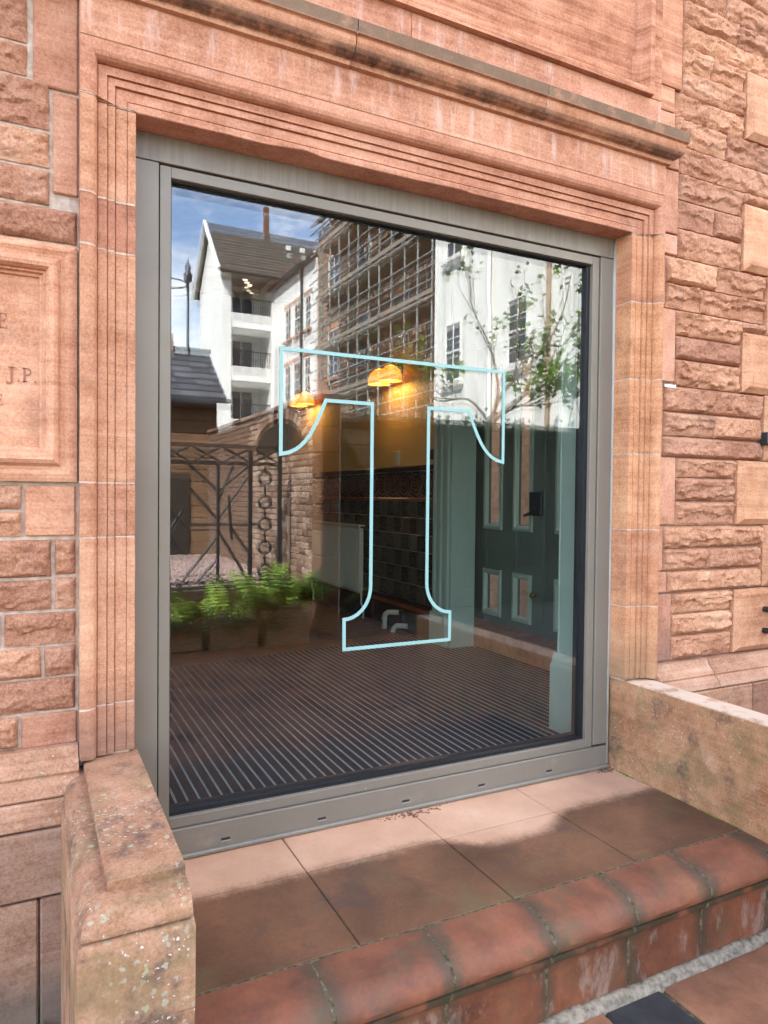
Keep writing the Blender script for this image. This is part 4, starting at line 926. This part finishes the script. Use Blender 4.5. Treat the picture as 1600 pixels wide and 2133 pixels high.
# ---- old brick wall along the garden
BW=thing('brick_wall','old weathered brick garden wall with an arched recess','brick wall',(3.2,Q(10.5),GZ))
def brickmat(name,a,b,c):
    t=MT(name,.95,.1); n=t.noise(24,det=6,rough=.65); col=t.ramp(t.math('ADD',t.math('MULTIPLY',n,.5),t.math('MULTIPLY',t.rand,.5)),[(.25,a),(.5,b),(.75,c)]); t.color(col); t.bump(t.noise(70,det=4),.5,.006); return t.m
M['scafstone']=sandstone('weathered_grey_sandstone',(.15,.105,.075),(.28,.205,.15),(.40,.32,.25),lam=.3); M['obrick']=brickmat('old_brick',(.13,.075,.052),(.28,.18,.13),(.43,.32,.245)); M['dull']=sandstone('sooty_sandstone',*sc_(.34,1.1,1.1),lam=.3)
MB().box(3.062,3.38,Q(13.5),Q(7.92),GZ,2.66).build('mortar_bed',plain('old_mortar',(.50,.45,.38),.95,.1,var=.3,sc=20),BW)
bv=[]
for k in range(6):
    r5=random.Random(k); mb=MB().cbox(-.014,.016,-.108,.108,-.034,.034,.008); mb.v=[(x+r5.uniform(-.003,.003),y+r5.uniform(-.004,.004),z+r5.uniform(-.003,.003)) for x,y,z in mb.v]; me=mb.mesh('brick'); me.materials.append(M['obrick']); bv.append(me)
rest=MB(); cnt=0
rows=35
cand=[]
for j in range(rows):
    z=GZ+.04+j*.0785; yp=7.94+(.06 if j%2 else -.05)
    while yp<13.4: cand.append((yp+.113,z)); yp+=.228
def inarch(yp,z): 
    return z<2.15 and abs(yp-9.45)<.0 or (z>=1.2 and ((yp-9.35)/1.12)**2+((z-2.12)/.46)**2<1 and z>2.08)
cand=[c for c in cand if not inarch(*c)]
cand.sort(key=lambda c:c[0]*1.0+ (3 if c[1]<.45 else 0))
for k,(yp,z) in enumerate(cand):
    dx=rf.uniform(-.006,.005)
    if k<300:
        o=bpy.data.objects.new('brick',bv[k%6]); o.location=(3.055+dx,Q(yp),z); link(o,BW)
    else:
        v=bv[k%6]; rest.add([(3.055+dx+q.co.x,Q(yp)+q.co.y,z+q.co.z) for q in v.vertices],[tuple(p.vertices) for p in v.polygons])
o=rest.build('brickwork',M['obrick'],BW,fix=False); stuff(o)
m=MB(); pts=[(9.35+1.10*math.cos(R(a)),2.10+.45*math.sin(R(a))) for a in range(0,181,12)]; m.prism([(Q(p[0]),p[1]) for p in pts],'x',3.058,3.07); m.build('arch_shade_panel',plain('recess_shade',(.035,.028,.024),.9,.1),BW)  # thin dark panel gives the shade of a deep recess by colour
for a in range(0,180,9):
    q=lambda r,ry,an:(Q(9.35+r*math.cos(R(an))),2.10+ry*math.sin(R(an))); MB().prism([q(1.10,.45,a+.6),q(1.24,.57,a+.6),q(1.24,.57,a+8.4),q(1.10,.45,a+8.4)],'x',3.03,3.08).build('voussoir',M['obrick'],BW)
for k in range(14): MB().cbox(3.0,3.43,Q(13.5)+k*.398+.004,Q(13.5)+(k+1)*.398-.004,2.662,2.72,.01).build('coping_stone',M['obrick'],BW)
# ---- red pier at the end of it
GP=thing('gate_pier','red sandstone gate pier at the end of the brick wall','pier',(3.2,Q(7.65),GZ))
for k in range(9):
    z=GZ+k*.30; MB().cbox(3.0,3.24,Q(7.90),Q(7.60),z+.003,z+.297,.018).build('pier_block',M['dull'],GP)
MB().cbox(2.97,3.27,Q(7.93),Q(7.57),2.602,2.68,.02).build('pier_cap',M['dull'],GP)
# ---- shaded garden wall with coping
GW=thing('garden_wall','shaded dark stone garden wall with flat coping behind the fig tree','garden wall',(6.5,Q(8.7),GZ))
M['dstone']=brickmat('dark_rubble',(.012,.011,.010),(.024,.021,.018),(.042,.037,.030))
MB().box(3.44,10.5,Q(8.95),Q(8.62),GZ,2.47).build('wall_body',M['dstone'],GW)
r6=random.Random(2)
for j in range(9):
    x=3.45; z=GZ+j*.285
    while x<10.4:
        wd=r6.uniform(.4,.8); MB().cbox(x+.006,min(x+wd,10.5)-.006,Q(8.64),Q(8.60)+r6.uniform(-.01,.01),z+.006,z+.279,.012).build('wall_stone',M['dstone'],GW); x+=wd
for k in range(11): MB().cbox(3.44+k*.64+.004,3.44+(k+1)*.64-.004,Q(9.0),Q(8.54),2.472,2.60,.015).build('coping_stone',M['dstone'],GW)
# ivy along the coping
m=MB()
for k in range(200):
    x=r6.choice((rf.gauss(5.6,.5),rf.gauss(6.5,.35),rf.uniform(5,7.3))); s=r6.uniform(.02,.045); p=Vector((x,Q(8.55)+rf.gauss(0,.07),2.56+abs(rf.gauss(0,.08))-.12*r6.random())); a=r6.uniform(0,6.3)
    u=Vector((math.cos(a),.4*math.sin(a*3),math.sin(a))); v=u.cross(Vector((r6.uniform(-.5,.5),1,r6.uniform(-.5,.5)))).normalized(); m.add([p-u*s,p+v*s*.8,p+u*s,p-v*s*.8],[(0,1,2,3)])
t=thing('ivy','dark green ivy creeping along the garden wall coping','ivy',(6,Q(8.6),2.5)); m.build('ivy_leaves',M['ivy'],t,fix=False)
# ---- fig tree over the wall
FT=thing('fig_tree','sparse young fig tree spreading over the garden wall against the white building','tree',(5.9,Q(9.4),GZ))
limbs=MB(); tips=[]
YP=9.35; kf=YP/8.2
def PX(x,z,yp=YP): k=yp/8.2; return Vector((x*k,Q(yp),1.5+(z-1.5)*k))
def limb(pts,r0,r1,sub=6,lv=0):
    pts=[Vector(p) for p in pts]; fine=[]
    for i in range(len(pts)-1):
        p0=pts[max(0,i-1)];p1=pts[i];p2=pts[i+1];p3=pts[min(len(pts)-1,i+2)]
        for k in range(5):
            t=k/5; fine.append(.5*((2*p1)+(p2-p0)*t+(2*p0-5*p1+4*p2-p3)*t*t+(3*p1-p0-3*p2+p3)*t**3))
    fine.append(pts[-1]); n=len(fine); limbs.tube(fine,[r0+(r1-r0)*i/(n-1) for i in range(n)],6)
    tips.append((fine[-1],(fine[-1]-fine[-2]).normalized()))
    if lv<2:
        for k in range(sub):
            i=rf.randint(int(n*.3),n-2); d=(fine[i+1]-fine[i]).normalized(); a=(d+Vector((rf.uniform(-.9,.9),rf.uniform(-.6,.6),rf.uniform(-.1,1.1)))).normalized(); l=rf.uniform(.3,.75)*(.6 if lv else 1)
            rr=(r0+(r1-r0)*i/n)*.55
            limb([fine[i],fine[i]+a*l*.5+Vector((0,0,.03)),fine[i]+a*l+Vector((0,0,.16*l))],rr,.005,2,lv+1)
base=Vector((6.4,Q(9.4),GZ)); fork=PX(5.75,2.55)
limb([base,Vector((6.42,Q(9.38),1.1)),fork],.085,.06,0,2)
limb([fork,PX(5.95,2.95),PX(6.35,3.35),PX(6.75,3.75),PX(7.05,4.3),PX(7.19,4.85)],.04,.006,9)
limb([fork,PX(6.3,2.95,9.1),PX(6.9,3.2,9.0),PX(7.5,3.3,9.0)],.04,.007,11)
limb([fork,PX(5.4,2.85),PX(4.9,2.8,9.6),PX(4.5,3.0,9.7)],.03,.006,9)
limb([fork,PX(5.9,3.0,9.6),PX(5.75,3.6,9.7),PX(5.45,4.1,9.7),PX(5.41,4.45,9.7)],.03,.006,7)
limb([fork,PX(6.2,2.8,9.0),PX(6.6,2.85,8.9),PX(7.1,2.95,8.9)],.03,.006,9)
limb([PX(6.3,2.95,9.1),PX(6.6,3.3,9.2),PX(7.0,3.45,9.2),PX(7.45,3.75,9.2)],.028,.006,9)
limb([PX(6.75,3.75),PX(7.1,3.8,9.2),PX(7.45,4.4,9.2)],.02,.005,7)
limb([PX(6.35,3.35),PX(6.2,3.8,9.5),PX(6.28,4.3,9.5)],.018,.005,5)
limbs.build('trunk',M['bark'],FT,smooth=60)
def figleaf(mb,p,d,s):
    side=d.cross(Vector((rf.uniform(-1,1),rf.uniform(-1,1),1))).normalized(); up_=side.cross(d).normalized(); 
    shp=[(0,0),(.25,.30),(.15,.62),(.42,.50),(.62,.58),(.62,.28),(1,0),(.62,-.28),(.62,-.58),(.42,-.50),(.15,-.62),(.25,-.30)]
    v=[p+d*(a*s)+side*(b*s)+up_*(s*.18*(abs(b)-.2)) for a,b in shp]+[p+d*(.45*s)]
    mb.add(v,[(i,(i+1)%12,12) for i in range(12)])
lf=MB()
for p,d in tips[1:]:
    for k in range(rf.choice((5,8,12)) if p.z<3.75 else rf.choice((1,2,3))):
        a=(d+Vector((rf.uniform(-1,1),rf.uniform(-1,1),rf.uniform(-.3,.7)))).normalized(); figleaf(lf,p+Vector((rf.gauss(0,.07),rf.gauss(0,.07),rf.gauss(0,.07))),a,rf.uniform(.06,.13))
lf.build('crown',M['fig'],FT,fix=False)
# ---- outbuilding
OB=thing('outbuilding','brown boarded outbuilding with a slate roof behind the trellis','outbuilding',(2.7,Q(17),GZ))
for k in range(14): MB().cbox(.5,3.78,Q(16.1),Q(16.0)+.012*(k%2),GZ+k*.27+.006,GZ+(k+1)*.27-.006,.008).build('board',M['clad'],OB)
MB().box(.5,3.78,Q(19.5),Q(16.1),GZ,3.68).build('wall',M['clad'],OB)
dr=MB().cbox(2.45,3.18,Q(16.02),Q(15.96),GZ,2.0,.006).build('door',plain('dark_door',(.03,.022,.018),.5,.3),OB); 
M['slate']=brickmat('slate',(.05,.052,.062),(.085,.088,.10),(.13,.13,.145))
for k in range(8):
    t0,t1=k/8,(k+1)/8; ya=15.65+1.9*t0; yb=15.65+1.9*t1; za=3.62+1.36*t0; zb=3.62+1.36*t1
    x=.4
    while x<3.92:
        x1=min(x+.42,3.92); o=MB(); o.add([(x+.004,Q(ya-.03),za+.045),(x1-.004,Q(ya-.03),za+.045),(x1-.004,Q(yb),zb+.02),(x+.004,Q(yb),zb+.02),(x+.004,Q(ya-.03),za+.015),(x1-.004,Q(ya-.03),za+.015),(x1-.004,Q(yb),zb-.01),(x+.004,Q(yb),zb-.01)],[(0,1,2,3),(4,7,6,5),(0,4,5,1),(1,5,6,2),(2,6,7,3),(3,7,4,0)]); o.build('slate',M['slate'],OB); x=x1
MB().add([(.4,Q(17.55),4.99),(3.92,Q(17.55),4.99),(3.92,Q(19.6),3.6),(.4,Q(19.6),3.6)],[(0,1,2,3)]).build('rear_roof',M['slate'],OB)
MB().add([(3.79,Q(15.7),3.62),(3.79,Q(19.4),3.62),(3.79,Q(17.55),4.96)],[(0,1,2)]).build('gable',M['clad'],OB,fix=False)
MB().tube([(.35,Q(15.6),3.58),(3.98,Q(15.6),3.58)],.055,8).build('gutter',M['black'],OB,smooth=60); MB().tube([(.35,Q(17.55),5.02),(3.98,Q(17.55),5.02)],.06,8).build('ridge',M['slate'],OB,smooth=60)
MB().cbox(2.55,3.05,Q(17.8),Q(17.3),4.9,5.32,.02).build('chimney',M['obrick'],OB); MB().lathe((2.82,Q(17.55),5.32),[(.10,0),(.08,.12),(.11,.14),(.11,.26),(.06,.36),(0,.40)],12).build('chimney_cowl',M['steel'],OB,smooth=40)
WV=thing('weather_vane','slender finial pole with an iron hoop on the outbuilding roof','weather vane',(3.42,Q(17.5),5.0))
MB().tube([(3.42,Q(17.5),4.95),(3.42,Q(17.5),6.95)],.03,8).build('pole',M['black'],WV); MB().lathe((3.42,Q(17.5),6.6),[(.03,0),(.10,.08),(.11,.2),(.05,.3),(.08,.38),(.03,.5),(0,.62)],10).build('finial',M['black'],WV,smooth=50)
MB().tube([(2.98+.42*math.cos(a*math.pi/12),Q(17.5)+.42*math.sin(a*math.pi/12),6.55) for a in range(25)],.02,6,False).build('hoop',M['black'],WV)
# ---- white apartment house with balconies
def render_mat(name,c,st=.3):
    t=MT(name,.9,.15); p=t.pos(False); n=t.noise(1.,t.scale(p,(2.2,2.2,.35)),det=7,rough=.65); c2=t.mix(t.math('MULTIPLY',t.ss(n,.44,.72),st),c,(.40,.37,.32)); t.color(c2); t.bump(t.noise(90,p,det=3),.3,.004); return t.m
M['rend']=render_mat('white_render',(.80,.79,.76),.25); M['rend2']=render_mat('old_white_render',(.76,.75,.71),.6)
M['dglass']=plain('dark_window_glass',(.03,.035,.04),.08,.6)
AP=thing('apartment_house','white rendered apartment house with corner balconies and slate roof','apartment house',(9,Q(35),GZ))
MB().box(8.05,14,Q(38),Q(35.0),GZ,12.1).build('wall',M['rend'],AP)
MB().box(8.0,8.45,Q(34.99),Q(33),GZ,12.1).build('corner_pier',M['rend'],AP); MB().box(10.42,14,Q(34.99),Q(33.02),GZ,12.1).build('wing_wall',M['rend'],AP)
for zf in (9.72,7.22,4.72):
    MB().cbox(8.46,10.41,Q(34.98),Q(33.05),zf-.30,zf,.01).build('balcony_slab',M['rend'],AP); MB().cbox(8.46,10.41,Q(33.2),Q(33.03),zf+.001,zf+.38,.01).build('parapet',M['rend'],AP)
    rl=MB(); rl.tube([(8.46,Q(33.1),zf+1.12),(10.41,Q(33.1),zf+1.12)],.03,6)
    for k in range(17): rl.tube([(8.52+k*.115,Q(33.1),zf+.37),(8.52+k*.115,Q(33.1),zf+1.12)],.014,5)
    rl.build('railing',M['black'],AP)
    dq=MB().cbox(8.9,10.0,Q(35.0),Q(34.94),zf+.01,zf+1.95,.01).build('balcony_door',M['dglass'],AP); MB().cbox(9.42,9.48,Q(34.94),Q(34.90),zf+.02,zf+1.94,.004).build('mullion',M['rend'],dq)
MB().box(8.46,10.41,Q(34.98),Q(33.02),11.9,12.08).build('soffit',plain('grey_soffit',(.30,.28,.25),.8,.2),AP)
lm=MT('lit_downlight').m; q_=lm.node_tree.nodes['Principled BSDF']; q_.inputs['Emission Color'].default_value=(1,.85,.6,1); q_.inputs['Emission Strength'].default_value=3
for x,yp in ((9.3,33.7),(9.5,34.1),(9.75,34.5)): MB().box(x-.1,x+.1,Q(yp+.1),Q(yp-.1),11.88,11.897).build('downlight',lm,AP)
def slope(x0,x1,yp0,yp1,z0,z1,n,parent,nm='roof_course'):
    for k in range(n):
        t0,t1=k/n,(k+1)/n; ya,yb=yp0+(yp1-yp0)*t0,yp0+(yp1-yp0)*t1; za,zb=z0+(z1-z0)*t0,z0+(z1-z0)*t1
        o=MB(); o.add([(x0,Q(ya)+.04,za+.05),(x1,Q(ya)+.04,za+.05),(x1,Q(yb),zb+.01),(x0,Q(yb),zb+.01),(x0,Q(ya)+.04,za),(x1,Q(ya)+.04,za)],[(0,1,2,3),(0,4,5,1)]); o.build(nm,M['slate2'],parent,fix=False)
def slate2():
    t=MT('mossy_slate',.8,.2); p=t.pos(False); n=t.noise(3,p,det=7,rough=.7); b=t.nd('ShaderNodeTexBrick',{'Vector':t.scale(p,(1,1,1)),'Scale':1.,'Brick Width':.35,'Row Height':.25,'Mortar Size':.02,'Color1':(.075,.072,.065,1),'Color2':(.11,.105,.095,1),'Mortar':(.02,.02,.02,1)}).outputs[0]
    t.color(t.mix(t.ss(n,.5,.7),b,(.12,.11,.055))); return t.m
M['slate2']=slate2()
slope(7.75,14.5,32.5,35.5,11.85,15.0,16,AP); MB().add([(7.75,Q(35.5),15),(14.5,Q(35.5),15),(14.5,Q(38.4),11.9),(7.75,Q(38.4),11.9)],[(0,1,2,3)]).build('rear_roof',M['slate2'],AP,fix=False)
MB().add([(8.04,Q(33),12.05),(8.04,Q(38),12.05),(8.04,Q(35.5),14.7)],[(0,1,2)]).build('gable',M['rend'],AP,fix=False)
for s in (-1,1): MB().tube([(7.74,Q(35.5),15.02),(7.74,Q(35.5+s*3),11.87)],.10,6).build('bargeboard',M['white'],AP)
MB().tube([(7.75,Q(32.45),11.82),(14.5,Q(32.45),11.82)],.09,8).build('gutter',M['black'],AP,smooth=60); MB().cbox(10.75,11.0,Q(35.65),Q(35.4),14.6,16.3,.02).build('chimney',M['dull'],AP)
for k in range(3): MB().cbox(11.6+k*.75,11.85+k*.75,Q(34.6),Q(34.4),13.75,14.15,.02).build('roof_vent',M['white'],AP)
# white wing along the yard
def sash(parent,x,ya,yb,z0,z1,surround=None,nx_=2,nz_=4):
    # window in a wall facing -x ; ya<yb mirrored distances
    f=MB(); y0,y1=Q(yb),Q(ya); w=.07
    f.cbox(x-.03,x+.02,y0,y0+w,z0,z1,.004); f.cbox(x-.03,x+.02,y1-w,y1,z0,z1,.004); f.cbox(x-.03,x+.02,y0+w,y1-w,z0,z0+w,.004); f.cbox(x-.03,x+.02,y0+w,y1-w,z1-w,z1,.004); zm=(z0+z1)/2; f.cbox(x-.034,x+.02,y0+w,y1-w,zm-.03,zm+.03,.004)
    for k in range(1,nx_): yy=y0+w+(y1-y0-2*w)*k/nx_; f.box(x-.02,x+.016,yy-.013,yy+.013,z0+w,z1-w)
    for k in range(1,nz_):
        if k*2==nz_: continue
        zz=z0+w+(z1-z0-2*w)*k/nz_; f.box(x-.021,x+.017,y0+w,y1-w,zz-.013,zz+.013)
    fo=f.build('window',M['white'],parent); MB().box(x-.004,x+.012,y0+w*.5,y1-w*.5,z0+w*.5,z1-w*.5).build('pane',M['dglass'],fo); MB().cbox(x-.14,x+.02,y0-.1,y1+.1,z0-.11,z0-.002,.008).build('sill',surround or M['rend2'],fo)
    if surround:
        MB().cbox(x-.05,x+.01,y0-.12,y1+.12,z1+.002,z1+.18,.008).build('head',surround,fo)
    return fo
WG=thing('white_wing','plain white wing with paired sash windows joining the apartment house','building',(11,Q(30),GZ))
MB().box(10.52,14,Q(33.0),Q(27.4),GZ,11.3).build('wall',M['rend'],WG)
for a,b in ((30.4,31.2),(29.2,30.0),(27.9,28.6)):
    for z0,z1 in ((8.55,10.0),(5.75,7.4),(3.0,4.6)): sash(WG,10.52,a,b,z0,z1,M['ash'])
for k in range(10):
    t0,t1=k/10,(k+1)/10; MB().add([(10.3+3*t0,Q(33),11.35+2.4*t0+.05),(10.3+3*t0,Q(27.3),11.35+2.4*t0+.05),(10.3+3*t1,Q(27.3),11.35+2.4*t1),(10.3+3*t1,Q(33),11.35+2.4*t1)],[(0,1,2,3)]).build('roof_course',M['slate2'],WG,fix=False)
MB().tube([(10.28,Q(33.2),11.36),(10.28,Q(27.3),11.36)],.09,8).build('gutter',M['black'],WG,smooth=60); MB().tube([(10.45,Q(28.95),11.3),(10.45,Q(28.95),GZ)],.06,8).build('downpipe',M['black'],WG,smooth=60)
# ---- scaffolded sandstone house
SH=thing('scaffolded_house','red sandstone house behind scaffolding','house',(12,Q(22.5),GZ))
MB().box(10.6,15,Q(27.38),Q(17.6),GZ,12.3).build('wall',M['scafstone'],SH)
for z in range(0,41):
    MB().box(10.57,10.6,Q(27.3),Q(17.62),GZ+z*.3+.012,GZ+(z+1)*.3-.012).build('stone_course',M['scafstone'],SH)
for a,b in ((25.0,26.1),(22.2,23.3),(19.4,20.5)):
    for z0,z1 in ((9.1,10.9),(6.1,8.0),(3.0,4.9)): sash(SH,10.57,a,b,z0,z1,M['ash'])
for k in range(4):
    t0,t1=k/4,(k+1)/4; MB().add([(10.2+2.2*t0,Q(27.4),12.3+1.8*t0+.05),(10.2+2.2*t0,Q(17.5),12.3+1.8*t0+.05),(10.2+2.2*t1,Q(17.5),12.3+1.8*t1),(10.2+2.2*t1,Q(27.4),12.3+1.8*t1)],[(0,1,2,3)]).build('roof_course',M['slate2'],SH,fix=False)
SF=thing('scaffolding','steel tube scaffolding with timber boards around the sandstone house','scaffold',(10,Q(22.5),GZ))
r7=random.Random(4)
SY0,SY1=15.85,24.2
for x,st in ((9.35,.78),(10.38,1.04)):
    yp=SY0+.1
    while yp<SY1:
        tp=13+r7.uniform(-.6,.9); MB().tube([(x,Q(yp)+r7.uniform(-.03,.03),GZ),(x,Q(yp)+r7.uniform(-.05,.05),tp)],.03,6).build('standard',M['steel'],SF); yp+=st
for z in (3.2,5.0,6.8,8.6,10.4,12.2):
    for x in (9.35,10.38): MB().tube([(x-.06,Q(SY0-.3),z-.1),(x-.06,Q(SY1+.5),z-.1)],.032,6).build('ledger',M['steel'],SF)
    for dz in (.35,.7,1.05): MB().tube([(9.29,Q(SY0-.2-r7.random()*.3),z+dz),(9.29,Q(SY1+.2+r7.random()*.5),z+dz)],.028,6).build('guard_rail',M['steel'],SF)
    MB().cbox(9.27,9.31,Q(SY1),Q(SY0),z,z+.12,.004).build('toe_board',M['board'],SF)
    for k in range(4): MB().cbox(9.40+k*.245,9.40+k*.245+.235,Q(SY1),Q(SY0),z-.05,z-.005,.004).build('board',M['board'],SF)
    yp=SY0+.3
    while yp<SY1: MB().tube([(9.05-r7.random()*.2,Q(yp),z-.16),(10.5,Q(yp),z-.16)],.028,6).build('transom',M['steel'],SF); yp+=1.04
for k in range(4):
    a=r7.uniform(SY0,SY1-2.2); za=r7.choice((3.2,5.,6.8,8.6)); s=r7.choice((-1,1)); b=a+r7.uniform(1.2,2.4); zb=za+r7.choice((1.8,3.6))
    MB().tube([(10.3,Q(a if s>0 else b),za),(10.3,Q(b if s>0 else a),zb)],.027,6).build('brace',M['steel'],SF)
# ---- old white building on the right
WB=thing('white_house','old white rendered house with tall sash windows behind the fig tree','house',(12,Q(11),GZ))
MB().box(9.1,15,Q(15.4),Q(5.5),GZ,10.2).build('wall',M['rend2'],WB)
for a,b in ((14.12,14.86),(11.62,12.34),(8.6,9.3)):
    for z0,z1 in ((4.27,5.72),(7.24,8.75),(1.3,2.8)): sash(WB,9.10,a,b,z0,z1)
MB().tube([(9.02,Q(12.95),10.1),(9.02,Q(12.95),5.9),(9.02,Q(12.9),5.6),(9.02,Q(12.9),GZ)],.05,8).build('downpipe',M['white'],WB,smooth=60); MB().tube([(9.03,Q(10.94),10.1),(9.03,Q(10.94),GZ)],.045,8).build('downpipe',plain('rusty_pipe',(.34,.25,.17),.8,.2,var=.3),WB,smooth=60)
MB().cbox(8.95,9.1,Q(15.45),Q(5.5),10.0,10.25,.02).build('eaves',M['rend2'],WB)
